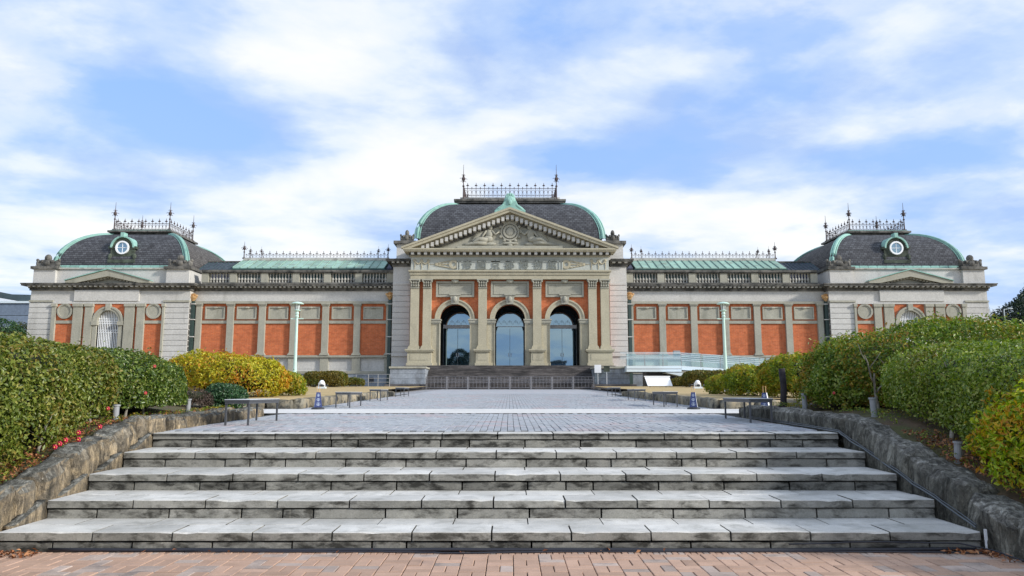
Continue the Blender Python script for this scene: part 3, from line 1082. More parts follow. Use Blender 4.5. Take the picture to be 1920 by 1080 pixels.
for c in cxs:
    fr = MB()
    yg = YP + 4.15
    rr = r
    zt0, zt1 = fz(616, yg), fz(609.5, yg)
    if c == 0: fr.box(c - rr, c + rr, yg - .04, yg - .005, fz(613.2, yg), fz(612, yg))
    else: fr.box(c - rr, c + rr, yg - .14, yg - .005, zt0, zt1)
    fr.box(c - rr, c + rr, yg - .06, yg - .005, zb, zb + .13)
    fr.build('door_transom', M_WHITE, PORT)
    fr = MB()
    for dx in (-rr + .025, 0, rr - .025):
        fr.box(c + dx - .016, c + dx + .016, yg - .03, yg - .004, zb + .13, zt0)
    fr.build('door_frame', M_GREYPLASTIC, PORT)
    hd = MB()
    hd.box(c - .14, c - .08, yg - .07, yg - .01, zb + 1.0, zb + 1.35)
    hd.box(c + .08, c + .14, yg - .07, yg - .01, zb + 1.0, zb + 1.35)
    hd.build('door_handle', M_WHITE, PORT)
# fine palmette decoration printed across the fanlight
pd = MB()
for c in cxs:
    for q in range(-2, 3):
        if c != 0 and abs(q) == 2: continue
        cx = c + q * .55
        for s_ in (-1, 1):
            pd.tube([(cx + s_ * .24, YP + 4.12, zt1 + .05), (cx + s_ * .15, YP + 4.12, zt1 + .3), (cx, YP + 4.12, zt1 + .45), (cx + s_ * .05, YP + 4.12, zt1 + .2)], .012, 4)
pd.build('fanlight_ornament', M_PALEBLUE, PORT)

# imposts, piers and their caps
for x0, x1 in ((132.5, 147.5), (59.5, 75.0), (29.0, 43.0)):
    for s in (-1, 1):
        a, b = sorted((s * fx(x0, YP), s * fx(x1, YP)))
        im = MB().box(a, b, YP + .15, YP + .8, zb, z_imp0)
        im.box(a - .05, b + .05, YP + .1, YP + .8, zb, zb + .28)
        I = im.build('arch_pier', M_TAN, PORT)
        cp = MB()
        cp.box(a - .04, b + .04, YP + .08, YP + .8, z_imp0, z_imp0 + .14)
        cp.box(a - .10, b + .10, YP + .0, YP + .8, z_imp0 + .14, z_imp1 - .12)
        cp.box(a - .16, b + .16, YP - .06, YP + .8, z_imp1 - .12, z_imp1)
        cp.build('pier_cap', M_TAN2, PORT)
# pilasters on pedestals with leafy capitals
zp0, zp1 = fz(660, YP), fz(655, YP)
for x0, x1 in ((170.5, 187), (147.5, 163.5), (43, 59.5)):
    for s in (-1, 1):
        a, b = sorted((s * fx(x0, YP), s * fx(x1, YP)))
        cx, hwp = (a + b) / 2, (b - a) / 2
        MB().box(cx - hwp * .96, cx + hwp * .96, YP - .12, YP + .6, fz(648, YP), z_cap0).build('pilaster', M_TAN, PORT)
        bs = MB()
        bs.box(cx - hwp * 1.3, cx + hwp * 1.3, YP - .42, YP + .5, zp1 + .001, zp1 + .14)
        bs.box(cx - hwp * 1.2, cx + hwp * 1.2, YP - .34, YP + .5, zp1 + .14, zp1 + .26)
        bs.box(cx - hwp * 1.08, cx + hwp * 1.08, YP - .22, YP + .5, zp1 + .26, fz(648, YP))
        bs.build('pilaster_base', M_TAN, PORT)
        cap = MB()
        hc = z_cap1 - z_cap0
        cap.box(cx - hwp * .94, cx + hwp * .94, YP - .1, YP + .6, z_cap0, z_cap1 - .12)
        cap.box(cx - hwp * 1.28, cx + hwp * 1.28, YP - .36, YP + .6, z_cap1 - .13, z_cap1 - .002)
        cap.box(cx - hwp * 1.02, cx + hwp * 1.02, YP - .18, YP + .6, z_cap0 - .05, z_cap0 + .03)
        for rw in range(2):
            for q in range(4):
                xx_ = cx - hwp * .78 + q * hwp * .52 + (hwp * .0)
                cap.ell((xx_, YP - .16 - .06 * rw, z_cap0 + hc * (.26 + .32 * rw)), (hwp * .24, .11, hc * .17), 6, 4)
        for sg in (-1, 1):
            cap.ell((cx + sg * hwp * 1.02, YP - .22, z_cap1 - hc * .26), (hwp * .26, .16, hc * .13), 8, 5)
        cap.build('capital', M_TAN2, PORT)
for s in (-1, 1):
    for x0, x1 in ((145, 190), (39.5, 63)):
        a, b = sorted((s * fx(x0, YP), s * fx(x1, YP)))
        pd = MB()
        pd.box(a, b, YP - .42, YP + .5, zb + .24, zp0)
        pd.box(a - .08, b + .08, YP - .5, YP + .5, zb, zb + .24)
        pd.box(a - .14, b + .14, YP - .56, YP + .5, zp0, zp0 + .10)
        pd.box(a - .20, b + .20, YP - .62, YP + .5, zp0 + .10, zp1)
        w2 = (b - a) * .38
        c = (a + b) / 2
        pd.box(c - w2, c + w2, YP - .445, YP - .4, zb + .5, zp0 - .2)
        pd.build('pedestal', M_TAN, PORT)
# sunk stone tablets over the arches
for c in cxs:
    a, b, z0, z1 = c - fx(36, YP), c + fx(36, YP), fz(556.5, YP), fz(527, YP)
    t_ = MB()
    t_.box(a + .12, b - .12, YP + .25, YP + .5, z0 + .1, z1 - .1)
    for q in ((a, b, z1 - .16, z1), (a, b, z0, z0 + .16), (a, a + .16, z0 + .16, z1 - .16), (b - .16, b, z0 + .16, z1 - .16)):
        t_.box(q[0], q[1], YP + .12, YP + .5, q[2], q[3])
    for q in ((a + .26, b - .26, z1 - .34, z1 - .26), (a + .26, b - .26, z0 + .26, z0 + .34), (a + .26, a + .34, z0 + .34, z1 - .34), (b - .34, b - .26, z0 + .34, z1 - .34)):
        t_.box(q[0], q[1], YP + .20, YP + .3, q[2], q[3])
    t_.build('stone_tablet', M_TAN2, PORT)
    o_ = MB()
    o_.box(c - .3, c + .3, YP + .02, YP + .4, z1 - .12, zA - .01)
    o_.ell((c, YP + .05, z1 + .02), (.34, .16, .2), 8, 5)
    o_.build('tablet_clasp', M_TAN2, PORT)
# architrave, frieze and the main cornice
e = MB()
e.box(-hw - .02, hw + .02, YP - .22, YP + .3, zA, fz(512, YP))
e.box(-hw - .08, hw + .08, YP - .30, YP + .3, fz(516, YP), fz(510.5, YP))
e.box(-hw - .18, hw + .18, YP - .42, YP + .3, fz(510.5, YP), fz(507.5, YP))
e.build('architrave', M_TAN, PORT)
zf0, zf1 = fz(507.5, YP), fz(483, YP)
MB().box(-hw, hw, YP - .14, YP + .3, zf0, zf1).build('frieze', M_FRIEZE, PORT)
ip = MB()
ia, ib = -fx(100, YP), fx(100, YP)
ip.box(ia + .3, ib - .3, YP - .2, YP, zf0 + .08, zf1 - .42)
for q in ((ia, ib, zf1 - .16, zf1 - .06), (ia, ib, zf1 - .32, zf1 - .22), (ia, ib, zf1 - .44, zf1 - .38), (ia, ia + .1, zf0 + .02, zf1 - .38), (ia + .22, ia + .32, zf0 + .02, zf1 - .38), (ib - .1, ib, zf0 + .02, zf1 - .38), (ib - .32, ib - .22, zf0 + .02, zf1 - .38)):
    ip.box(q[0], q[1], YP - .27, YP, q[2], q[3])
ip.build('inscription_panel', M_FRIEZE, PORT)
M_INK = plain_mat('weathered_bronze_letter', (.20, .215, .19), .7)
for i, ch in enumerate('帝國京都博物館'):
    cu = bpy.data.curves.new('inscription_character', 'FONT')
    cu.body = ch
    cu.size = .92
    cu.extrude = .03
    cu.resolution_u = 2
    cu.align_x = 'CENTER'
    cu.materials.append(M_INK)
    tmp = bpy.data.objects.new('tmp', cu)
    sc.collection.objects.link(tmp)
    bpy.context.view_layer.update()
    me_ = bpy.data.meshes.new_from_object(tmp.evaluated_get(bpy.context.evaluated_depsgraph_get()))
    bpy.data.objects.remove(tmp)
    me_.materials.clear(); me_.materials.append(M_INK)
    o = bpy.data.objects.new('inscription_character', me_)
    x = fx(-79.5 + i * 26.4, YP, 498)
    o.location = Vector((x, YP - .24, zf0 + .16)) - Vector((0, YP, GZ))
    o.rotation_euler = (math.pi / 2, 0, 0)
    link(o, PORT)
# carved swags beside the inscription and over the outer pilasters
for s in (-1, 1):
    sw = MB()
    c = s * fx(118, YP)
    z = (zf0 + zf1) / 2 - .05
    sw.ring(c - s * .55, z, .20, .42, YP - .24, YP - .1, 0, 2 * math.pi, 12)
    for q in range(5):
        for g_ in (-1, 0, 1):
            sw.ell((c + s * (-.1 + q * .27), YP - .16, z + g_ * (.28 - q * .05)), (.20, .08, .07), 6, 4)
    sw.ell((c + s * 1.35, YP - .15, z), (.26, .05, .03), 6, 4)
    sw.build('carved_torch', M_TAN, PORT)
    sw = MB()
    for q in range(3):
        cx = s * fx(167, YP) + (q - 1) * .62
        sw.ell((cx, YP - .17, z + .35), (.16, .09, .14), 7, 5)
        sw.tube([(cx, YP - .16, z + .3), (cx + .03, YP - .16, z - .12 - .2 * (q % 2)), (cx, YP - .16, z - .45)], [.07, .05, .02], 5)
        if q < 2:
            pts = [(cx + .62 * t / 8, YP - .17, z + .34 - .30 * math.sin(math.pi * t / 8)) for t in range(9)]
            sw.tube(pts, .075, 6)
    sw.build('carved_swag', M_TAN, PORT)
co_ = MB()
zc0, zc1 = zf1, fz(465.5, YP - .9)
hc = zc1 - zc0
co_.box(-hw - .05, hw + .05, YP - .2, YP + .3, zc0, zc0 + .16 * hc)
co_.box(-hw - .16, hw + .16, YP - .3, YP + .3, zc0 + .16 * hc, zc0 + .60 * hc)
co_.box(-hw - .55, hw + .55, YP - .92, YP + 1, zc0 + .60 * hc, zc0 + .80 * hc)
co_.box(-hw - .63, hw + .63, YP - 1.0, YP + 1, zc0 + .80 * hc, zc1)
co_.build('main_cornice', M_TAN, PORT)
MB().box(-hw - .17, hw + .17, YP - .31, YP - .2, zc0 + .2 * hc, zc0 + .598 * hc).build('dentil_gap_shade', M_GRIME_SHADE, PORT)  # dark strip painting the shade in the gaps between dentils
dn = MB()
n = 31
for i in range(n):
    x = -hw - .1 + (i + .5) * (2 * hw + .2) / n
    dn.box(x - .13, x + .13, YP - .76, YP - .312, zc0 + .24 * hc, zc0 + .595 * hc)
dn.build('dentil_course', M_WALL, PORT, kind='stuff')
# pediment
ya = YP - 1.0
za, ze = fz(388.5, ya), fz(462, ya)
xe = hw + .72
T = fz(388.5, ya) - fz(403.5, ya)
slope = (za - ze) / xe
rk = MB()
for s in (-1, 1):
    rk.prism([(0, za), (s * xe, ze), (s * (xe - .05), zc1 + .002), (s * (xe - .75), zc1 + .002), (0, za - T * .55)], YP - .95, YP + 1.2)
    rk.prism([(0, za + .02), (s * (xe + .06), ze - .02), (s * (xe + .06), ze - .20), (0, za - .17)], YP - 1.05, YP - .7)
    rk.prism([(0, za - T * .54), (s * (xe - .75), zc1 + .003), (s * (xe - 1.6), zc1 + .003), (0, za - T)], YP - .45, YP + .8)
rk.build('raking_cornice', M_TAN, PORT)
ty = MB()
ty.prism([(-(xe - 1.5), zc1 + .004), (xe - 1.5, zc1 + .004), (0, za - T + .02)], YP + .12, YP + .5)
ty.box(-fx(100, YP), fx(100, YP), YP - .35, YP + .12, zc1 + .004, zc1 + .34)
TYM = ty.build('tympanum', M_TAN2, PORT)
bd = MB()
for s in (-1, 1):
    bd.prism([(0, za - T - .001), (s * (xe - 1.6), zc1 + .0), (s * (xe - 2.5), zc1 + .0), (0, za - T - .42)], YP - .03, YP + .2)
bd.build('dentil_gap_shade', M_GRIME_SHADE, PORT)  # gap shade behind the raking dentils, put in as dark colour
dn = MB()
nd = 19
for s in (-1, 1):
    for i in range(nd):
        u = (i + (.5 if i or s > 0 else .5)) / nd
        x = s * u * (xe - 1.6)
        z = za - T - slope * abs(x) * .985 + .05
        dn.box(x - .13, x + .13, YP - .66, YP - .032, z - .26, z + .12)
dn.build('raking_dentils', M_WALL, PORT, kind='stuff')
# relief in the tympanum: shield and crown between two reclining winged figures
zr = zc1 + .34
sh = MB()
sh.ring(0, zr + 1.35, .42, .62, YP - .12, YP + .12, 0, 2 * math.pi, 16)
sh.ring(0, zr + 1.35, .70, .85, YP - .06, YP + .12, 0, 2 * math.pi, 16)
sh.ell((0, YP - .02, zr + 1.35), (.38, .14, .42))
for q in range(-2, 3):
    sh.ell((q * .26, YP - .03, zr + 2.38 + .10 * (2 - abs(q))), (.09, .09, .20), 6, 4)
sh.box(-.62, .62, YP - .08, YP + .12, zr + 2.14, zr + 2.28)
for q in range(12):
    a = q * math.pi / 6
    sh.ell((.98 * math.cos(a), YP, zr + 1.35 + .92 * math.sin(a)), (.15, .10, .15), 6, 4)
sh.ell((0, YP - .05, zr + .28), (.75, .14, .13))
sh.ell((0, YP - .05, zr + .12), (.25, .14, .2))
sh.build('carved_shield', M_TAN2, PORT, smooth=False)
for s in (-1, 1):
    fgr = MB()
    f = lambda c, r_, n=9, m=6: fgr.ell((s * c[0], YP + .02 - c[1], zr + c[2]), r_, n, m)
    f((1.75, .16, 1.72), (.19, .18, .24))                 # head
    f((1.75, .12, 1.88), (.22, .17, .14))                 # hair
    f((1.85, .10, 1.15), (.36, .20, .46))                 # torso
    f((1.98, .10, .68), (.44, .22, .34))                  # hips
    fgr.tube([(s * 1.65, YP - .14, zr + 1.42), (s * 1.30, YP - .18, zr + 1.05), (s * 1.02, YP - .12, zr + 1.30)], [.12, .10, .07], 7)
    fgr.tube([(s * 2.1, YP - .10, zr + 1.42), (s * 2.42, YP - .14, zr + .98), (s * 2.62, YP - .1, zr + .62)], [.12, .10, .07], 7)
    fgr.tube([(s * 2.0, YP - .10, zr + .55), (s * 2.8, YP - .16, zr + .66), (s * 3.35, YP - .10, zr + .26), (s * 3.72, YP - .08, zr + .14)], [.25, .21, .14, .08], 8)
    fgr.tube([(s * 2.1, YP - .04, zr + .34), (s * 3.0, YP - .10, zr + .30), (s * 3.9, YP - .06, zr + .18), (s * 4.3, YP - .04, zr + .12)], [.25, .20, .12, .07], 8)
    for q in range(4):                                    # wing feathers
        fgr.tube([(s * 2.15, YP + .04, zr + 1.35 - .06 * q), (s * (2.9 + .12 * q), YP + .02, zr + 1.28 - .22 * q), (s * (3.3 + .1 * q), YP + .04, zr + 1.02 - .22 * q)], [.13, .10, .04], 6)
    f((1.9, .06, .22), (.7, .14, .18))
    fgr.build('reclining_figure', M_TAN2, PORT, smooth=True)
# green copper palmette on the apex
ac = MB()
for s in (-1, 1):
    ac.prism([(0, za + .05), (s * 1.45, za - .52), (s * 1.30, za - .22), (s * .75, za + .10), (s * .55, za + .55), (0, za + .75)], YP - .75, YP - .35)
    ac.tube([(s * 1.35, YP - .6, za - .3), (s * 1.0, YP - .68, za - .02), (s * .62, YP - .68, za + .25), (s * .5, YP - .6, za + .7)], [.10, .13, .12, .05], 7)
ac.ell((0, YP - .6, za + .75), (.52, .26, .42))
for q in range(5):
    a = math.pi * (.12 + .19 * q)
    ac.ell((.34 * math.cos(a), YP - .62, za + .95 + .30 * math.sin(a)), (.13, .12, .20), 7, 5)
ac.ell((0, YP - .78, za + .55), (.2, .12, .28))
ac.build('copper_palmette', M_COPPER, PORT)

# ---------- central hall behind the portico
hx = fx(220.5, YH)
zc_b, zc_t = fz(500, YH), fz(487, YH)
HALL = MB().box(-hx, -hw + .3, YH, YH + 22, GZ, zc_b).box(hw - .3, hx, YH, YH + 22, GZ, zc_b).box(-hw + .3, hw - .3, YP + 5, YH + 22, GZ, zc_b).build('central_hall', M_WALL, MUS)


def courses(x0, x1, y, z0, z1, n, parent, m, depth=.07, side=None):
    h = (z1 - z0) / n
    me = None
    for i in range(n):
        o = None
        if me is None:
            b_ = MB().cbox(x0, x1, y - depth, y + .3, z0 + .02, z0 + h - .02, .03)
            o = b_.build('stone_course', m, parent)
            me = o.data
        else:
            o = bpy.data.objects.new('stone_course', me)
            o.location = (0, 0, h * i)
            link(o, parent)


for s in (-1, 1):
    a, b = sorted((s * fx(188, YH), s * fx(220.5, YH)))
    courses(a, b, YH, fz(660, YH), fz(534, YH), 12, HALL, M_WALL)
    for p0_, p1_, d_ in ((668, 663, .14), (534.5, 531, .12), (690, 686, .2)):
        MB().box(a, b, YH - d_, YH + .1, fz(p0_, YH), fz(p1_, YH)).build('string_course', M_WALL, HALL)
    cn = MB()
    cornice(cn, a + (0 if s < 0 else .1), b, YH, zc_b, zc_t, .62, back=6, ends=((1, 0) if s < 0 else (0, 1)), pitch=.5, mi=0, dmi=1)
    cn.build('hall_cornice', [M_GRIME_SHADE, M_GRIME2], HALL)
    # corner block with carved crest
    a2, b2 = sorted((s * fx(184, YH), s * fx(213, YH, 470)))
    blk = MB().box(a2, b2, YH + .2, YH + 4, zc_t, fz(457, YH)).box(a2 - .05, b2 + .05, YH + .12, YH + 4, zc_t + .001, fz(483.5, YH))
    B = blk.build('corner_block', M_WALL, HALL)
    MB().box(a2 - .25, b2 + .25, YH - .1, YH + 4.2, fz(457, YH) + .001, fz(451.5, YH)).build('block_cap', M_GRIME_SHADE, HALL)

    def crest(cx, y, z, w_, h, name, parent, m=M_GRIME_SHADE):
        c_ = MB()
        pts = [(cx + w_ * .5 * math.cos(a), z + h * .62 * math.sin(a)) for a in [math.pi * i / 10 for i in range(11)]]
        c_.prism(pts, y, y + .5)
        c_.ell((cx, y + .2, z + h * .72), (w_ * .2, .28, h * .30), 9, 6)
        for sg in (-1, 1):
            c_.ell((cx + sg * w_ * .52, y + .25, z + h * .28), (w_ * .16, .3, h * .30), 8, 5)
            c_.ell((cx + sg * w_ * .62, y + .25, z + h * .55), (w_ * .09, .18, h * .14), 6, 4)
            c_.ell((cx + sg * w_ * .3, y + .1, z + h * .42), (w_ * .13, .22, h * .16), 7, 5)
        c_.ell((cx, y, z + h * .3), (w_ * .22, .2, h * .24), 8, 6)
        c_.box(cx - w_ * .62, cx + w_ * .62, y - .05, y + .6, z - .02, z + h * .10)
        c_.build(name, m, parent)
    zz = fz(451.5, YH)
    crest((a2 + b2) / 2 + s * -.15, YH + .2, zz, abs(b2 - a2) * .62, fz(430, YH) - zz, 'carved_crest', HALL)
# body of the hall above the cornice, behind the pediment
MB().box(-fx(184, YH), fx(184, YH), YH + .3, YH + 21.5, zc_t - .3, fz(452, YH)).build('attic_wall', M_WALL, HALL)


def mansard(cx, yc, hb, hby, ht, hty, z0, z1, n, parent, mf, ms, name='roof', power=1.0):
    """domed four-sided roof; returns its profile"""
    mb = MB()
    L = []
    for i in range(n + 1):
        th = math.pi / 2 * i / n * .94
        u = (1 - math.cos(th)) / (1 - math.cos(math.pi / 2 * .94))
        v = math.sin(th) / math.sin(math.pi / 2 * .94)
        L.append((hb + (ht - hb) * u, hby + (hty - hby) * u, z0 + (z1 - z0) * v))
    for (a, ay, za_), (b, by, zb_) in zip(L, L[1:]):
        mb.quad((cx - a, yc - ay, za_), (cx + a, yc - ay, za_), (cx + b, yc - by, zb_), (cx - b, yc - by, zb_), mi=0)
        mb.quad((cx + a, yc + ay, za_), (cx - a, yc + ay, za_), (cx - b, yc + by, zb_), (cx + b, yc + by, zb_), mi=0)
        mb.quad((cx + a, yc - ay, za_), (cx + a, yc + ay, za_), (cx + b, yc + by, zb_), (cx + b, yc - by, zb_), mi=1)
        mb.quad((cx - a, yc + ay, za_), (cx - a, yc - ay, za_), (cx - b, yc - by, zb_), (cx - b, yc + by, zb_), mi=1)
    a, ay, za_ = L[-1]
    mb.quad((cx - a, yc - ay, za_), (cx + a, yc - ay, za_), (cx + a, yc + ay, za_), (cx - a, yc + ay, za_))
    a, ay, za_ = L[0]
    mb.quad((cx - a, yc - ay, za_), (cx - a, yc + ay, za_), (cx + a, yc + ay, za_), (cx + a, yc - ay, za_))
    o = mb.build(name, [mf, ms], parent)
    return o, L


def hips(cx, yc, L, parent, rad=.26):
    for sx in (-1, 1):
        for sy in (-1, 1):
            h = MB()
            pts = [(cx + sx * a, yc + sy * ay, z) for a, ay, z in L]
            h.tube(pts, rad, 8)
            for d in (-.24, .24):
                h.tube([(x + d * 1.0, y, z - .03) for x, y, z in pts], rad * .42, 5)
            h.build('copper_hip', M_COPPER, parent)


def cresting(pts, h, pitch, parent, name='iron_cresting', k=1.0):
    """row of iron finials, hoops and rails between two points"""
    (x0, y0, z0), (x1, y1, z1) = pts
    a, b = Vector((x0, y0, z0)), Vector((x1, y1, z1))
    L = (b - a).length
    n = max(2, round(L / pitch))
    mb = MB()
    rr = .032
    for f in (.08, .62):
        mb.tube([a + Vector((0, 0, h * f)), b + Vector((0, 0, h * f))], .028 * k, 4)
    d = (b - a).normalized()
    for i in range(2 * n + 1):
        p = a + (b - a) * (i / (2 * n))
        big = i % 2 == 1
        top = h * (.86 if big else .66)
        mb.tube([p, p + Vector((0, 0, top))], .026 * k if big else .020 * k, 4)
        if big:
            q = p + Vector((0, 0, h * .86))
            mb.ell(tuple(q), (.085 * k, .085 * k, .10), 6, 4)
            mb.ell(tuple(q + Vector((0, 0, .15))), (.03, .03, .13), 5, 4)
            for s_ in (-1, 1):
                mb.ell(tuple(q + d * s_ * .10 + Vector((0, 0, -.03))), (.05, .05, .05), 5, 3)
        else:
            mb.ell(tuple(p + Vector((0, 0, h * .68))), (.05, .05, .08), 5, 4)
        if i < 2 * n:                                       # hoop between neighbours
            w2 = L / (2 * n)
            arc = [p + d * (w2 * .5 - w2 * .42 * math.cos(t)) + Vector((0, 0, h * .30 + h * .22 * math.sin(t))) for t in [math.pi * k / 5 for k in range(6)]]
            mb.tube(arc, .018 * k, 3)
            arc = [p + d * (w2 * .5 - w2 * .32 * math.cos(t)) + Vector((0, 0, h * .26 - h * .14 * math.sin(t))) for t in [math.pi * k / 4 for k in range(5)]]
            mb.tube(arc, .015 * k, 3)
    mb.build(name, M_IRON, parent)


def spire(x, y, z, h, parent, k=1.0, name='iron_spire'):
    mb = MB()
    mb.tube([(x, y, z), (x, y, z + h)], [.07 * k, .014 * k], 6)
    mb.box(x - .14 * k, x + .14 * k, y - .14 * k, y + .14 * k, z, z + .12)
    mb.ell((x, y, z + h * .60), (.17 * k, .17 * k, .20 * k), 7, 5)
    mb.ell((x, y, z + h * .68), (.09 * k, .09 * k, .14 * k), 6, 4)
    for q, r_ in ((.52, .24), (.60, .34), (.70, .16)):
        for a in range(4):
            dx, dy = math.cos(a * math.pi / 2 + .4), math.sin(a * math.pi / 2 + .4)
            mb.tube([(x, y, z + h * q), (x + dx * r_ * k * .7, y + dy * r_ * k * .7, z + h * q + .08), (x + dx * r_ * k, y + dy * r_ * k, z + h * q)], [.025, .02, .03], 4)
    mb.ell((x, y, z + h * .40), (.11 * k, .11 * k, .09 * k), 6, 4)
    mb.build(name, M_IRON, parent)


# central roof
yr0, aset = 69.0, 3.6
hbx = fx(174, yr0, 440)
z0, z1 = fz(447, yr0), fz(384, yr0 + aset)
htx = fx(96, yr0 + aset, 385)
dep = 7.4
RF, L = mansard(0, yr0 + dep, hbx, dep, htx, dep - aset, z0, z1, 12, MUS, M_SLATE, M_SLATE_S, 'central_roof')
hips(0, yr0 + dep, L, RF, .15)
cy, ty_ = yr0 + dep, dep - aset
cap = MB()
zc_ = fz(380, yr0 + aset - .4)
cap.box(-htx - .02, htx + .02, cy - ty_ - .02, cy + ty_ + .02, z1 - .12, zc_)
cap.box(-htx - .32, htx + .32, cy - ty_ - .35, cy + ty_ + .35, zc_, zc_ + .18)
cap.box(-htx - .45, htx + .45, cy - ty_ - .48, cy + ty_ + .48, zc_ + .18, zc_ + .36)
cap.build('roof_cap', M_GRIME_SHADE, RF)
zcap = zc_ + .36
pl_ = MB().box(-htx + .12, htx - .12, cy - ty_ + .35, cy + ty_ - .35, zcap, zcap + .38)
for i in range(44):
    x = -htx + .3 + i * (2 * htx - .6) / 43
    pl_.box(x - .035, x + .035, cy - ty_ + .30, cy - ty_ + .36, zcap + .04, zcap + .34)
pl_.build('cresting_base', M_GRIME2, RF)
xr_ = fx(87.5, yr0 + aset, 370)
yf_, yb_ = cy - ty_ + .15, cy + ty_ - .15
hcr = fz(345, yf_) - fz(370, yf_)
for A, B in (((-xr_, yf_), (xr_, yf_)), ((-xr_, yb_), (xr_, yb_)), ((-xr_, yf_), (-xr_, yb_)), ((xr_, yf_), (xr_, yb_))):
    cresting(((A[0], A[1], zcap + .38), (B[0], B[1], zcap + .38)), hcr, .84, RF)
for x in (-xr_, xr_):
    spire(x, yf_, zcap, fz(309, yf_) - zcap, RF, 1.15)
    spire(x, yb_, zcap, (fz(309, yf_) - zcap) * .98, RF, 1.0)

# ---------- front steps between granite podiums
FS = MB().box(fx(-156, 62), fx(156, 62), 64.9, 65.2, GZ, zb - .02).build('front_steps', M_DARKSTEP, MUS)
ns = 12
sh_ = (zb - GZ) / ns
for i in range(ns):
    y = 61.5 + i * .3
    MB().cbox(fx(-156, 62), fx(156, 62), y, 65.25, GZ + i * sh_ + (.001 if i else 0), GZ + (i + 1) * sh_ - .004, .02).build('step', M_DARKSTEP, FS)
for s in (-1, 1):
    a, b = sorted((s * fx(156.5, 62), s * fx(221, 62)))
    pod = MB()
    h_ = fz(691, 62) - GZ
    for i in range(4):
        pod.cbox(a, b, 61.6, 66.4, GZ + i * h_ / 4 + .001, GZ + (i + 1) * h_ / 4 - .012, .02)
    pod.build('podium', M_BLUESTONE, FS)
    MB().box(a - .08, b + .08, 61.5, 66.6, GZ + h_, fz(687.5, 62)).build('podium_cap', M_TAN2, FS)
    MB().box(a - .35, b + .45, 61.0, 61.6, GZ, GZ + .38).build('podium_foot', M_DARKSTEP, FS)

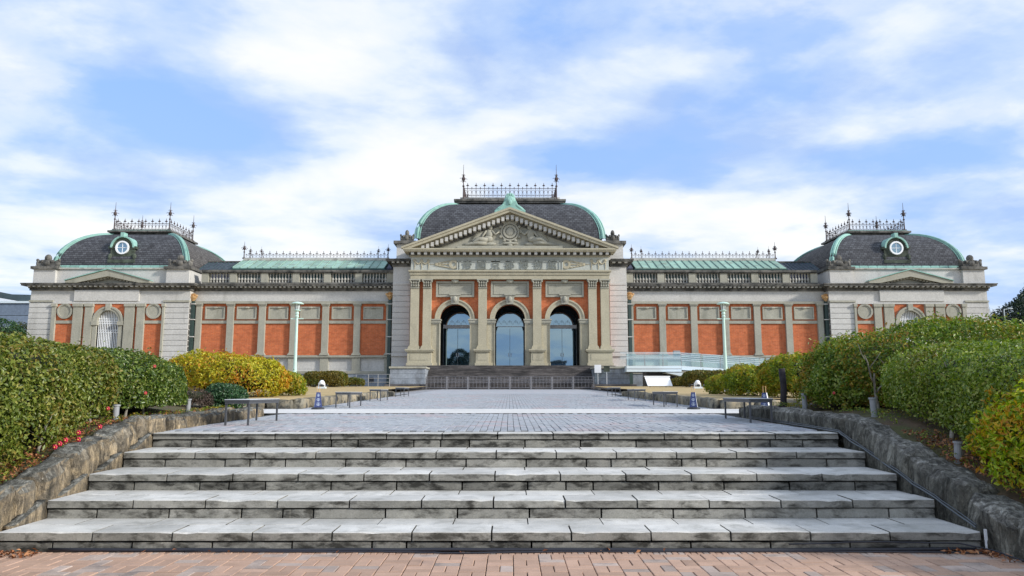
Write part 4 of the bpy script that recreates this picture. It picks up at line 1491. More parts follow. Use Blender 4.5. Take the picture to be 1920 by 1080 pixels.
# ---------- wings
zwc0, zwc1 = fz(546, YW), fz(533.5, YW)
for s in (-1, 1):
    X = lambda off, py=600, Y=YW: s * fx(off, Y, py)
    bx = lambda mb, o0, o1, y0, y1, z0, z1, mi=0: mb.box(X(o0), X(o1), y0, y1, z0, z1, mi)
    wbd = MB()
    bx(wbd, 216, 606, YW, YW + 10, GZ, zwc0)
    WING = wbd.build('wing', M_WALL, MUS)
    # brick panels set between pilasters
    cents = [551.5 - 59.15 * i for i in range(6)]      # distance of each bay's middle from the axis
    pil = [cents[0] + 29.6 - 59.15 * i for i in range(7)]
    z_top, z_bel1, z_bel0, z_sill = fz(570, YW), fz(601.5, YW), fz(607, YW), fz(666.5, YW)
    up = MB()
    for c in cents:
        bk = MB()
        bx(bk, c - 24.5, c + 24.5, YW - .05, YW + .1, z_sill, z_bel0)
        bx(bk, c - 24.5, c + 24.5, YW - .05, YW + .1, z_bel1, z_top)
        bk.build('brick_panel', M_BRICK, WING)
        fr = MB()
        a, b = sorted((X(c - 18.5), X(c + 18.5)))
        q0, q1 = fz(599, YW), fz(575.5, YW)
        fr.box(a + .1, b - .1, YW - .12, YW, q0 + .08, q1 - .08)
        for q in ((a, b, q1 - .11, q1), (a, b, q0, q0 + .11), (a, a + .11, q0 + .11, q1 - .11), (b - .11, b, q0 + .11, q1 - .11)):
            fr.box(q[0], q[1], YW - .2, YW, q[2], q[3])
        fr.ell(((a + b) / 2, YW - .2, q1 - .1), (.26, .1, .1), 7, 4)
        fr.build('stone_tablet', M_TAN2, WING)
        bl = MB()
        bx(bl, c - 24.5, c + 24.5, YW - .16, YW + .1, z_bel0, z_bel1)
        bl.build('belt_course', M_TAN2, WING)
        pp = MB()
        bx(pp, c - 22, c + 22, YW - .02, YW + .1, fz(692, YW), fz(675, YW))
        pp.build('plinth_panel', M_WALL, WING)
    for i, c in enumerate(pil):
        w_ = 6.0 if 0 < i < 6 else 5.0
        pl_ = MB()
        bx(pl_, c - w_, c + w_, YW - .3, YW + .1, fz(662, YW), fz(574, YW))
        bx(pl_, c - w_ - 1.2, c + w_ + 1.2, YW - .36, YW + .1, fz(574, YW), fz(572, YW))
        bx(pl_, c - w_ - 2, c + w_ + 2, YW - .42, YW + .1, fz(572, YW), z_top)
        bx(pl_, c - w_ - 2.4, c + w_ + 2.4, YW - .42, YW + .1, z_sill, fz(664, YW))
        bx(pl_, c - w_ - 1.2, c + w_ + 1.2, YW - .36, YW + .1, fz(664, YW), fz(662, YW))
        pl_.build('pilaster', M_TAN2, WING)
        bp = MB()
        bx(bp, c - w_ - 1.6, c + w_ + 1.6, YW - .22, YW + .1, fz(696, YW), fz(671, YW))
        bp.build('plinth_block', M_TAN2, WING)
    tm = MB()
    bx(tm, 216, 592, YW - .30, YW + .1, z_top, fz(565.5, YW))
    tm.build('architrave', M_TAN2, WING)
    tm = MB()
    bx(tm, 216, 600, YW - .34, YW + .1, fz(670.5, YW), z_sill)
    bx(tm, 216, 600, YW - .30, YW + .1, fz(701, YW), fz(696, YW))
    tm.build('plinth_moulding', M_TAN2, WING)
    gs = MB()
    bx(gs, 216, 600, YW - .22, YW + .1, GZ - .1, fz(701, YW))
    gs.build('granite_foot', M_BLUESTONE, WING)
    for c in cents[2:]:                               # basement air vents
        vt = MB()
        bx(vt, c - 4, c + 4, YW - .27, YW - .2, fz(717, YW), fz(708, YW))
        vt.build('basement_vent', M_BLACK, WING)
    cn = MB()
    a, b = sorted((X(216), X(604)))
    cornice(cn, a, b, YW, zwc0, zwc1, .62, back=3, ends=(0, 0), pitch=.40, mi=0, dmi=1)
    cn.build('wing_cornice', [M_GRIME_SHADE, M_GRIME2], WING)
    # balustrade
    zr0, zr1, zr2 = zwc1, fz(530, YW), fz(512.5, YW)
    rl = MB()
    bx(rl, 216, 580, YW - .1, YW + .5, zr0, zr1)
    rl.build('balustrade_plinth', M_GRIME_SHADE, WING)
    cpg = MB()
    bx(cpg, 216, 580, YW - .18, YW + .55, zr2, fz(510.5, YW))
    bx(cpg, 216, 580, YW - .26, YW + .6, fz(510.5, YW), fz(507, YW))
    cpg.build('coping', M_GRIME_SHADE, WING)
    piers = [pil[i] for i in range(1, 7)] + [575]
    for c in piers:
        w_ = 6.5
        pr = MB()
        bx(pr, c - w_, c + w_, YW - .08, YW + .5, zr1, zr2)
        pr.build('balustrade_pier', M_TAN2, WING)
    edges = sorted([575 - 6.5] + [c for p_ in pil[1:7] for c in (p_ - 6.5, p_ + 6.5)] + [220])
    edges = [e_ for e_ in edges]
    pairs = []
    ps = sorted([575] + pil[1:7])
    for c0, c1 in zip(ps, ps[1:]):
        pairs.append((c0 + 6.5, c1 - 6.5))
    hb_ = zr2 - zr1
    for c0, c1 in pairs:
        n_ = max(3, round((c1 - c0) / 6.0))
        bl = MB()
        for i in range(n_):
            xc = X(c0 + (i + .5) * (c1 - c0) / n_)
            bl.lathe(xc, YW + .2, [(.10, zr1), (.10, zr1 + hb_ * .1), (.05, zr1 + hb_ * .16), (.125, zr1 + hb_ * .36), (.05, zr1 + hb_ * .62), (.085, zr1 + hb_ * .78), (.06, zr1 + hb_ * .86), (.10, zr1 + hb_ * .93), (.10, zr2)], 7)
        bl.build('balusters', M_GRIME2, WING, kind='stuff')
    MB().box(X(216), X(590), YW + 1.2, YW + 1.4, zr0, zr1 + .5).build('rear_gutter', M_GRIME_SHADE, WING)
    # flat roof, slate end and copper lantern roof
    MB().box(X(212), X(610), YW + .6, YW + 10, zwc1 - .4, zwc1 + .1).build('flat_roof', M_GRIME_SHADE, WING)
    yb, yt = 70.0, 72.8
    zb_, zt_ = fz(503, yb), fz(488.5, yt)
    xa, xb = s * fx(235, yb, 503), s * fx(519, yb, 503)
    xa, xb = sorted((xa, xb))
    LR = MB().box(xa, xb, yb + .25, yt * 2 - yb - .25, zwc1, zb_ - .1).build('lantern_wall', M_DCOPPER, WING)
    rf = MB()
    rf.prismx([(yb, zb_), (yt, zt_ - .04), (2 * yt - yb, zb_), (2 * yt - yb, zb_ - .1), (yb, zb_ - .1)], xa, xb)
    rf.build('lantern_roof', M_DCOPPER, WING)
    n_ = 20
    pm_ = None
    wp = (xb - xa) / n_
    for i in range(n_):
        if pm_ is None:
            q = MB()
            lean = 0
            q.quad((xa + .02, yb - .08, zb_ + .02), (xa + wp - .03, yb - .08, zb_ + .02), (xa + wp - .03, yt, zt_ + .03), (xa + .02, yt, zt_ + .03))
            q.quad((xa + .02, yb - .08, zb_ + .02), (xa + .02, yb - .08, zb_ - .05), (xa + wp - .03, yb - .08, zb_ - .05), (xa + wp - .03, yb - .08, zb_ + .02))
            q.tube([(xa, yb - .08, zb_ + .06), (xa, yt, zt_ + .07)], .045, 4)
            pm_ = q.build('copper_sheet', M_COPROOF, WING)
        else:
            o = bpy.data.objects.new('copper_sheet', pm_.data)
            o.location = (wp * i, 0, 0)
            link(o, WING)
    MB().box(xa - .1, xb + .1, yb - .14, yb + .05, zb_ - .42, zb_ - .051).build('eaves_gutter', M_DCOPPER, WING)
    MB().box(xa + .05, xb - .05, yt - .22, yt + .22, zt_ - .05, zt_ + .2).build('ridge_cap', M_GRIME2, WING)
    cresting(((xa + .2, yt, zt_ + .18), (xb - .2, yt, zt_ + .18)), .60, .66, WING, k=.6)
    far_ = sorted((xa, xb), key=lambda v: -abs(v))
    for xx_, hh, k_ in ((far_[0], 1.75, .9), (far_[0] - s * .62, 1.3, .5), (far_[0] - s * 1.7, 1.25, .5), (far_[1] + s * .15, 1.5, .8), (far_[1] + s * 1.1, 1.3, .5)):
        spire(xx_, yt, zt_ + .15, hh, WING, k_)
    for xx_ in (far_[0] - s * .62, far_[0] - s * 1.7):
        MB().tube([(xx_, yt, zt_ + .85), (xx_ - s * .28, yt, zt_ + .2)], .03, 4).build('spire_brace', M_IRON, WING)
    xc0, xc1 = s * fx(519, 70.2, 503), s * fx(586, 70.2, 503)
    q = MB()
    q.prismx([(70.2, fz(507, 70.2)), (72.8, fz(492, 72.8)), (75.4, fz(507, 70.2)), (75.4, zwc1), (70.2, zwc1)], min(xc0, xc1), max(xc0, xc1))
    q.build('slate_roof', M_BLUESLATE, WING)
    for i in range(9):
        xx_ = xc0 + (xc1 - xc0) * (i + .5) / 9
        MB().tube([(xx_, 70.2, fz(507, 70.2) + .03), (xx_, 72.8, fz(492, 72.8) + .03)], .04, 4).build('roof_batten', M_DCOPPER, WING)
    MB().box(min(xc0, xc1), max(xc0, xc1), 72.65, 72.95, fz(492, 72.8) - .02, fz(490, 72.8)).build('ridge_cap', M_GRIME_SHADE, WING)
    # small sloping roof beside the hall
    q = MB()
    q.prismx([(69.6, fz(503, 69.6)), (72, fz(490, 72)), (75, fz(490, 72)), (75, zwc1), (69.6, zwc1)], *sorted((s * fx(214, 70), s * fx(232, 70))))
    q.build('slate_roof', M_BLUESLATE, WING)
    # rainwater pipes with gilded heads
    for off, z_h in ((221.5 + 2.5, fz(553, YW)), (591.5, fz(556, YW))):
        x = X(off)
        pp = MB().box(x - .14, x + .14, YW - .50, YW - .2, fz(725, YW), z_h - .2)
        PP = pp.build('drainpipe', M_PIPE, WING)
        br_ = MB()
        for py in (572, 601, 633, 665):
            br_.box(x - .24, x + .24, YW - .54, YW - .1, fz(py, YW), fz(py, YW) + .08)
        br_.build('pipe_bracket', M_WALL, WING)
        hd = MB().lathe(x, YW - .42, [(.12, z_h - .5), (.2, z_h - .35), (.32, z_h - .2), (.36, z_h - .08), (.2, z_h), (.30, z_h + .1), (.1, z_h + .22)], 10)
        for a in (-1, 1):
            hd.ell((x + a * .3, YW - .5, z_h), (.14, .14, .12), 7, 5)
        hd.build('gilded_hopper', M_GOLD, WING)

    # ---------- pavilion
    XV = lambda off, py=600: s * fx(off, YV, py)
    c0 = 751.0
    vb = lambda mb, o0, o1, y0, y1, z0, z1, mi=0: mb.box(XV(c0 + o0), XV(c0 + o1), y0, y1, z0, z1, mi)
    H2 = 149.5
    zv0, zv1 = fz(545, YV), fz(532.5, YV)
    z_at = fz(504.5, YV)
    cxv = XV(c0)
    wr = fx(20.5, YV)
    zws = fz(603, YV)
    body = MB()
    a, b = sorted((XV(c0 - H2), XV(c0 + H2)))
    body.box(a, b, YV + .55, YV + 14.6, GZ, zv0)
    body.box(a, cxv - wr - 1.2, YV, YV + .55, GZ, zv0)
    body.box(cxv + wr + 1.2, b, YV, YV + .55, GZ, zv0)
    body.arch_wall(cxv - wr - 1.2, cxv + wr + 1.2, GZ, fz(565, YV), cxv, wr, zws, YV, YV + .55)
    body.box(cxv - wr - 1.2, cxv + wr + 1.2, YV, YV + .55, fz(565, YV), zv0)
    body.box(cxv - wr, cxv + wr, YV + .1, YV + .6, GZ, fz(690, YV))
    PAV = body.build('corner_pavilion', M_WALL, MUS)
    for o0, o1 in ((-H2, -H2 + 48), (H2 - 44, H2)):
        a1, b1 = sorted((XV(c0 + o0), XV(c0 + o1)))
        courses(a1, b1, YV, fz(690, YV), fz(567, YV), 12, PAV, M_WALL, .12)
        q = MB().box(a1 - .02, b1 + .02, YV - .2, YV + .3, fz(567, YV), fz(563.5, YV))
        q.build('string_course', M_TAN2, PAV)
    # entablature band
    q = MB()
    vb(q, -H2 + 48, H2 - 44, YV - .12, YV + .3, fz(570, YV), fz(565, YV))
    vb(q, -55, 66, YV - .2, YV + .3, fz(565, YV), zv0)
    q.build('entablature', M_WALL, PAV)
    for o0, o1, w_ in ((-101, -68, 0), (65, 98, 0)):
        bk = MB()
        vb(bk, o0, o1, YV - .03, YV + .1, fz(690, YV), fz(607, YV))
        vb(bk, o0, o1, YV - .03, YV + .1, fz(601.5, YV), fz(570, YV))
        bk.build('brick_panel', M_BRICK, PAV)
        bl = MB()
        vb(bl, o0, o1, YV - .12, YV + .1, fz(607, YV), fz(601.5, YV))
        bl.build('belt_course', M_TAN2, PAV)
        xr = XV(c0 + (o0 + o1) / 2 - 0)
        rz = fz(584, YV)
        rd = MB()
        disc = [(xr + .56 * math.cos(a_), rz + .56 * math.sin(a_)) for a_ in [2 * math.pi * i / 20 for i in range(20)]]
        rd.prism(disc, YV - .14, YV)
        rd.ring(xr, rz, .54, .70, YV - .22, YV, 0, 2 * math.pi, 20)
        rd.box(xr - .18, xr + .18, YV - .25, YV, rz + .62, fz(570.5, YV))
        rd.build('stone_roundel', M_TAN2, PAV)
    bk = MB()
    bk.arch_wall(XV(c0 + 28), XV(c0 - 28), fz(620, YV), fz(570, YV), cxv, wr + .02, zws, YV - .03, YV) if s < 0 else bk.arch_wall(XV(c0 - 28), XV(c0 + 28), fz(620, YV), fz(570, YV), cxv, wr + .02, zws, YV - .03, YV)
    bk.build('brick_panel', M_BRICK, PAV)
    for o0, o1 in ((-105, -101), (-68, -54), (-49, -31), (29, 43), (48, 65), (98, 105)):
        pl_ = MB()
        vb(pl_, o0, o1, YV - .26, YV + .1, fz(690, YV), fz(575.5, YV))
        vb(pl_, o0 - 1.2, o1 + 1.2, YV - .34, YV + .1, fz(575.5, YV), fz(570, YV))
        pl_.build('pilaster', M_TAN2, PAV)
    for o0, o1 in ((-54, -49), (43, 48)):
        bk = MB()
        vb(bk, o0, o1, YV - .03, YV + .1, fz(690, YV), fz(575, YV))
        bk.build('brick_strip', M_BRICK, PAV)
    wn = MB()
    wn.ring(cxv, zws, wr - .01, wr + .30, YV - .2, YV + .2, n=18)
    wn.ring(cxv, zws, wr + .22, wr + .38, YV - .26, YV + .2, n=18)
    for sg in (-1, 1):
        xa_, xb_ = sorted((cxv + sg * (wr - .0), cxv + sg * (wr + .36)))
        wn.box(xa_, xb_, YV - .18, YV + .2, fz(690, YV), zws - .35)
        wn.box(xa_ - .08, xb_ + .08, YV - .3, YV + .2, zws - .35, zws)
    wn.box(cxv - .22, cxv + .22, YV - .32, YV, zws + wr, fz(570.2, YV))
    wn.build('window_surround', M_TAN2, PAV)
    gl = MB()
    pts = [(cxv - wr, fz(690, YV)), (cxv + wr, fz(690, YV))] + [(cxv + wr * math.cos(a_), zws + wr * math.sin(a_)) for a_ in [math.pi * i / 16 for i in range(17)]]
    gl.prism(pts, YV + .45, YV + .5)
    gl.build('window_pane', M_CURTAIN, PAV)
    dk = MB()
    for q_ in range(3):
        dk.box(cxv + wr * (.12 + .26 * q_), cxv + wr * (.24 + .26 * q_), YV + .40, YV + .44, fz(690, YV), fz(612, YV))
    dk.box(cxv - wr, cxv + wr, YV + .38, YV + .44, fz(623, YV), fz(607, YV))
    dk.build('dark_pane', M_DARKIN, PAV)
    gr = MB()
    nb = 13
    for i in range(nb):
        u = -1 + 2 * (i + .5) / nb
        x = cxv + wr * u
        ztop = zws + wr * math.sqrt(max(0, 1 - u * u)) - .08
        gr.box(x - .026, x + .026, YV + .12, YV + .16, fz(690, YV), ztop)
        if abs(u) < .95:
            gr.ell((x, YV + .14, ztop), (.05, .03, .07), 6, 4)
    for py in (598, 602.5, 607, 619, 623):
        gr.box(cxv - wr, cxv + wr, YV + .11, YV + .17, fz(py, YV) - .022, fz(py, YV) + .022)
    gr.build('window_grille', M_WHITE, PAV)
    # cornice, small pediment, parapet
    cn = MB()
    cornice(cn, a, b, YV, zv0, zv1, .66, back=15.4, ends=(1, 1), pitch=.46, mi=0, dmi=1)
    cn.build('pavilion_cornice', [M_GRIME_SHADE, M_GRIME2], PAV)
    pdh = fx(79, YV - .7, 533)
    zap, zpb = fz(505.5, YV - .7), zv1
    pcx = XV(c0 + 2 * 0)
    pd = MB()
    for sg in (-1, 1):
        pd.prism([(pcx, zap), (pcx + sg * pdh, zpb + .18), (pcx + sg * pdh, zpb + .002), (pcx + sg * (pdh - 1.0), zpb + .002), (pcx, zap - .62)], YV - .72, YV + .2)
    pd.prism([(pcx - pdh + 1, zpb + .003), (pcx + pdh - 1, zpb + .003), (pcx, zap - .6)], YV - .1, YV + .1)
    for sg in (-1, 1):
        for i in range(9):
            u = (i + .5) / 9
            x = pcx + sg * u * (pdh - 1.15)
            z = zap - .62 - u * (zap - .62 - zpb)
            pd.box(x - .11, x + .11, YV - .42, YV - .1, z - .13, z + .03)
    pd.build('small_pediment', M_TAN2, PAV)
    fl = MB()
    for sg in (-1, 1):
        fl.prism([(pcx, zap + .10), (pcx + sg * (pdh + .05), zpb + .26), (pcx + sg * (pdh + .05), zpb + .19), (pcx, zap + .003)], YV - .82, YV - .1)
    fl.build('copper_flashing', M_COPPER, PAV)
    pa = MB()
    ya_ = YV + .15
    xpa, xpb = a + .1, b - .1
    pa.box(xpa, xpb, ya_, ya_ + 14.3, zv1 + .001, z_at)
    pa.build('parapet', M_WALL, PAV)
    pc = MB().box(xpa - .15, xpb + .15, ya_ - .15, ya_ + 14.5, z_at, z_at + .12)
    pc.build('parapet_coping', M_GRIME2, PAV)
    for off0, off1 in ((-H2 + 3, -H2 + 46), (H2 - 44, H2 - 3)):
        a1, b1 = sorted((XV(c0 + off0), XV(c0 + off1)))
        q = MB().box(a1, b1, ya_ - .3, ya_ + 2, zv1 + .002, z_at - .05)
        q.build('corner_block', M_WALL, PAV)
        MB().box(a1 - .2, b1 + .2, ya_ - .5, ya_ + 2.2, z_at - .05, z_at + .20).build('block_cap', M_GRIME_SHADE, PAV)
        crest((a1 + b1) / 2, ya_ - .1, z_at + .20, (b1 - a1) * .80, (fz(480, YV) - z_at - .20) * 1.15, 'carved_crest', PAV)
        # matching crest towards the court on the side face
    cyv = 75.0
    zr0_, zr1_ = z_at + .1, fz(441, 72.3)
    rxc = cxv
    RV, LV = mansard(rxc, cyv, 6.15, 6.15, 2.72, 2.72, zr0_ + .3, zr1_, 12, PAV, M_SLATE, M_SLATE_S, 'pavilion_roof')
    # gutter of short copper lengths
    ng = 15
    wg = 12.5 / ng
    gme = None
    for i in range(ng):
        if gme is None:
            gme = MB().cbox(rxc - 6.25 + .015, rxc - 6.25 + wg - .015, cyv - 6.42, cyv - 6.05, zr0_ + .06, zr0_ + .42, .06).build('gutter_panel', M_COPPER, PAV)
        else:
            o = bpy.data.objects.new('gutter_panel', gme.data)
            o.location = (wg * i, 0, 0)
            link(o, PAV)
    hips(rxc, cyv, LV, PAV, .16)
    # hooded round window
    yd = 68.9
    dx_, dz_ = rxc, fz(464.5, yd)
    dm = MB()
    hwid = 1.12
    pts = [(dx_ - hwid, dz_ - 1.15), (dx_ + hwid, dz_ - 1.15), (dx_ + hwid, dz_)] + [(dx_ + hwid * .95 * math.cos(a_), dz_ + .98 * math.sin(a_)) for a_ in [math.pi * i / 12 for i in range(13)]] + [(dx_ - hwid, dz_)]
    dm.prism(pts, yd + .1, yd + 3.6)
    dm.box(dx_ - hwid - .15, dx_ + hwid + .15, yd - .1, yd + 2, dz_ - 1.45, dz_ - 1.15)
    for sg in (-1, 1):
        dm.ell((dx_ + sg * (hwid + .02), yd + .1, dz_ - .85), (.2, .2, .3), 7, 5)
        dm.box(dx_ + sg * hwid - .18, dx_ + sg * hwid + .18, yd - .02, yd + 1.2, dz_ - .1, dz_ + .12)
    dm.build('dormer', M_DORMER, PAV)
    hd = MB()
    hd.ring(dx_, dz_, .98, 1.12, yd - .08, yd + 2.6, 0, math.pi, 14)
    hd.box(dx_ - .16, dx_ + .16, yd - .16, yd + .5, dz_ + 1.0, dz_ + 1.42)
    hd.build('dormer_hood', M_COPPER, PAV)
    rg = MB()
    rg.ring(dx_, dz_, .50, .64, yd - .06, yd + .2, 0, 2 * math.pi, 20)
    rg.box(dx_ - .02, dx_ + .02, yd + .02, yd + .06, dz_ - .5, dz_ + .5)
    rg.box(dx_ - .5, dx_ + .5, yd + .02, yd + .06, dz_ - .02, dz_ + .02)
    rg.build('round_window_frame', M_WHITE, PAV)
    MB().prism([(dx_ + .5 * math.cos(a_), dz_ + .5 * math.sin(a_)) for a_ in [2 * math.pi * i / 18 for i in range(18)]], yd + .06, yd + .09).build('round_window_pane', M_GLASS, PAV)
    # platform with cresting and four spires
    q = MB()
    zq = zr1_
    q.box(rxc - 2.75, rxc + 2.75, cyv - 2.75, cyv + 2.75, zq - .1, zq + .2)
    q.box(rxc - 3.15, rxc + 3.15, cyv - 3.15, cyv + 3.15, zq + .2, zq + .38)
    q.build('roof_cap', M_GRIME_SHADE, PAV)
    MB().box(rxc - 2.95, rxc + 2.95, cyv - 2.95, cyv + 2.95, zq + .38, zq + .46).build('cap_flashing', M_COPPER, PAV)
    hh_ = fz(412, 72.3) - fz(432, 72.3)
    zq += .46
    e_ = 2.72
    for A, B in (((-e_, -e_), (e_, -e_)), ((-e_, e_), (e_, e_)), ((-e_, -e_), (-e_, e_)), ((e_, -e_), (e_, e_))):
        cresting(((rxc + A[0], cyv + A[1], zq), (rxc + B[0], cyv + B[1], zq)), hh_, .69, PAV)
    for sx in (-1, 1):
        for sy in (-1, 1):
            spire(rxc + sx * e_, cyv + sy * e_, zq, fz(380, 72.3) - zq, PAV, 1.0)
    spire(rxc, cyv - e_, zq, hh_ * 1.25, PAV, .5)

# ================================================================ PLANTING
def leaves(name, pts, nrm, size, aspect, mat, parent, flop=.7, kind='stuff', fold=.18):
    """one mesh of small folded leaves at the given points"""
    n = len(pts)
    pts = np.asarray(pts); nrm = np.asarray(nrm)
    d = nrm + rng.normal(0, flop, (n, 3))
    d /= np.linalg.norm(d, axis=1)[:, None] + 1e-9
    r_ = rng.normal(0, 1, (n, 3))
    u = np.cross(d, r_); u /= np.linalg.norm(u, axis=1)[:, None] + 1e-9
    v = np.cross(d, u)
    sz = size * rng.uniform(.65, 1.3, n)[:, None]
    L, W = u * sz * .5, v * sz * .5 * aspect
    f = d * sz * fold
    P_ = np.stack([pts - L, pts + W + f, pts + L, pts - W + f], axis=1).reshape(-1, 3)
    me = bpy.data.meshes.new(name)
    me.vertices.add(4 * n)
    off = ROOT.get(parent.name, Vector((0, 0, 0))) if parent is not None else Vector((0, 0, 0))
    P_ = P_ - np.array(off)[None, :]
    me.vertices.foreach_set('co', P_.astype(np.float32).ravel())
    b = np.arange(n)[:, None] * 4
    tri = np.concatenate([b + [0, 1, 2], b + [0, 2, 3]], axis=1).astype(np.int32).ravel()
    me.loops.add(6 * n)
    me.loops.foreach_set('vertex_index', tri)
    me.polygons.add(2 * n)
    me.polygons.foreach_set('loop_start', np.arange(2 * n, dtype=np.int32) * 3)
    me.polygons.foreach_set('loop_total', np.full(2 * n, 3, dtype=np.int32))
    me.update(calc_edges=True)
    for an in ('tone', 'tone2'):
        a = me.attributes.new(an, 'FLOAT', 'POINT')
        a.data.foreach_set('value', np.repeat(rng.random(n), 4).astype(np.float32))
    me.materials.append(mat)
    o = bpy.data.objects.new(name, me)
    if kind: o['kind'] = kind
    if parent is not None:
        o.parent = parent
    sc.collection.objects.link(o)
    return o


def vnoise(p, freq, seed):
    """cheap smooth vector noise on arrays: sums of sines"""
    s = np.zeros(len(p))
    r0 = np.random.default_rng(seed)
    for i in range(7):
        k = r0.normal(0, 1, 3); k /= np.linalg.norm(k)
        s += np.sin(p @ k * freq * r0.uniform(.6, 1.9) + r0.uniform(0, 6.28))
    return s / 3.0


def bush_points(n, c, h, bot, top, e=3.0, amp=.07, freq=2.5, depth=.12, seed=0, skirt=.0, tuft=0.0, e2=None, ground=None):
    """points in the outer shell of a rounded body; bot and top may depend on Y"""
    e2 = e2 or e
    q = rng.normal(0, 1, (n, 3))
    q[:, 2] = np.where(rng.random(n) < .85, np.abs(q[:, 2]) * 1.0 - .9 * rng.random(n), q[:, 2])
    q /= (np.abs(q[:, 0]) ** e + np.abs(q[:, 1]) ** e + np.abs(q[:, 2]) ** e2)[:, None] ** (1.0 / e)
    q = np.clip(q, -1, 1)
    nr = np.sign(q) * np.abs(q) ** (e - 1) / np.array([h[0], h[1], 1.0])
    nr /= np.linalg.norm(nr, axis=1)[:, None] + 1e-9
    y = c[1] + q[:, 1] * h[1]
    bz = np.array([bot(v) for v in y]) if callable(bot) else np.full(n, bot)
    tz = np.array([top(v) for v in y]) if callable(top) else np.full(n, top)
    w_ = (q[:, 2] + 1) / 2
    p = np.stack([c[0] + q[:, 0] * h[0], y, bz + w_ * (tz - bz)], axis=1)
    p += nr * (vnoise(p, freq, seed) * amp + vnoise(p, freq * 3.1, seed + 1) * amp * .45)[:, None]
    if tuft:
        g = vnoise(p, freq * 6.5, seed + 2)
        p += nr * (np.maximum(g, 0) * tuft)[:, None]
    p -= nr * (rng.exponential(depth, n) - depth * .6)[:, None]
    sprig = (rng.random(n) < .035) * (vnoise(p, 9.0, seed + 5) > .1)
    p += nr * (sprig * rng.uniform(.02, .12, n))[:, None]
    thin = (vnoise(p, 4.2 if h[0] < 3 else 3, seed + 9) < -.62) & (rng.random(n) < .62)
    keep = (p[:, 2] > (np.array([ground(v) for v in p[:, 1]]) if ground else bz) + skirt) & ~thin
    return p[keep], nr[keep]


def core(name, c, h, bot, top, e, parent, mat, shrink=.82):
    """solid dark core added behind the leaves so that light does not pass"""
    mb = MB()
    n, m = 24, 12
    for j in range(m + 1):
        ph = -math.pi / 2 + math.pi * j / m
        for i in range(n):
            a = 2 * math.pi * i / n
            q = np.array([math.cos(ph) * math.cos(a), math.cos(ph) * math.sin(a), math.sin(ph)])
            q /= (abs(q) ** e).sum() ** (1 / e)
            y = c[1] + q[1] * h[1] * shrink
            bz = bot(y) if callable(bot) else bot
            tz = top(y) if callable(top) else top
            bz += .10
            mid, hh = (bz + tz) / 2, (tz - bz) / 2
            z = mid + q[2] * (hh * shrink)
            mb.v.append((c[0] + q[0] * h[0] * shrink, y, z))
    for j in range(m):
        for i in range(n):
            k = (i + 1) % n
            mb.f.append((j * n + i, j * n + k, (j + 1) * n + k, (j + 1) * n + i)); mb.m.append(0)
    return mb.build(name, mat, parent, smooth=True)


M_CORE = stone_mat('dark_blocker_core', (.022, .026, .012), .4, 8, fine=30, bump_s=1, bump_d=.03, piece=0)  # for the cores added inside bushes to block light
L_CAM = leaf_mat('camellia_hedge_leaf', [(0, (.05, .08, .012)), (.45, (.115, .155, .02)), (.8, (.18, .22, .032)), (1, (.30, .29, .065))],
                 patch=((.13, .10, .02), (.28, .20, .04), 3), patch_range=(.50, .66), rough=.4)
L_CAMD = leaf_mat('dark_camellia_leaf', [(0, (.035, .07, .012)), (.5, (.085, .14, .02)), (.85, (.15, .21, .032)), (1, (.26, .29, .065))],
                  patch=((.10, .12, .02), (.2, .2, .04), 8), patch_range=(.56, .72), rough=.34, spec=.5)
L_RHODO = leaf_mat('mixed_azalea_leaf', [(0, (.045, .10, .010)), (.45, (.12, .20, .018)), (.85, (.22, .29, .032)), (1, (.34, .34, .06))],
                   patch=((.28, .13, .015), (.40, .30, .035), 2), patch_range=(.53, .66), rough=.42)
L_TRIM = leaf_mat('trimmed_hedge_leaf', [(0, (.065, .12, .012)), (.45, (.165, .245, .022)), (.82, (.26, .33, .04)), (1, (.38, .39, .11))],
                  patch=((.12, .14, .02), (.25, .22, .04), 6), patch_range=(.56, .72), rough=.38, spec=.5)
L_AZ = leaf_mat('yellowing_azalea_leaf', [(0, (.12, .22, .008)), (.45, (.30, .42, .015)), (.85, (.52, .56, .03)), (1, (.62, .60, .06))],
                patch=((.45, .18, .012), (.62, .40, .03), 5), patch_range=(.50, .62), patch_scale=2.2, rough=.42, trans=.35)
L_YEL = leaf_mat('golden_azalea_leaf', [(0, (.22, .22, .010)), (.5, (.42, .39, .015)), (1, (.60, .52, .04))],
                 patch=((.42, .14, .008), (.60, .28, .02), 11), patch_range=(.52, .66), patch_scale=.8, rough=.45, trans=.3)
L_GRN = leaf_mat('small_dark_shrub_leaf', [(0, (.012, .045, .02)), (.5, (.035, .10, .04)), (1, (.11, .18, .08))], rough=.36)
L_BRN = leaf_mat('dead_twig_brown', [(0, (.09, .06, .05)), (.5, (.16, .115, .095)), (1, (.24, .18, .15))], rough=.8, trans=.05)
L_HEDGEB = leaf_mat('bronze_hedge_leaf', [(0, (.075, .065, .010)), (.5, (.15, .115, .014)), (1, (.24, .17, .025))],
                    patch=((.07, .09, .01), (.12, .15, .02), 1), rough=.5)
L_PINE = leaf_mat('dark_evergreen_leaf', [(0, (.007, .020, .012)), (.5, (.016, .038, .020)), (1, (.035, .062, .028))], rough=.5, trans=.1)
L_MIX = leaf_mat('green_and_gold_leaf', [(0, (.08, .14, .008)), (.45, (.18, .25, .012)), (.85, (.34, .38, .02)), (1, (.48, .46, .04))],
                 patch=((.32, .20, .012), (.50, .36, .03), 15), patch_range=(.50, .62), patch_scale=1.3, rough=.42, trans=.3)


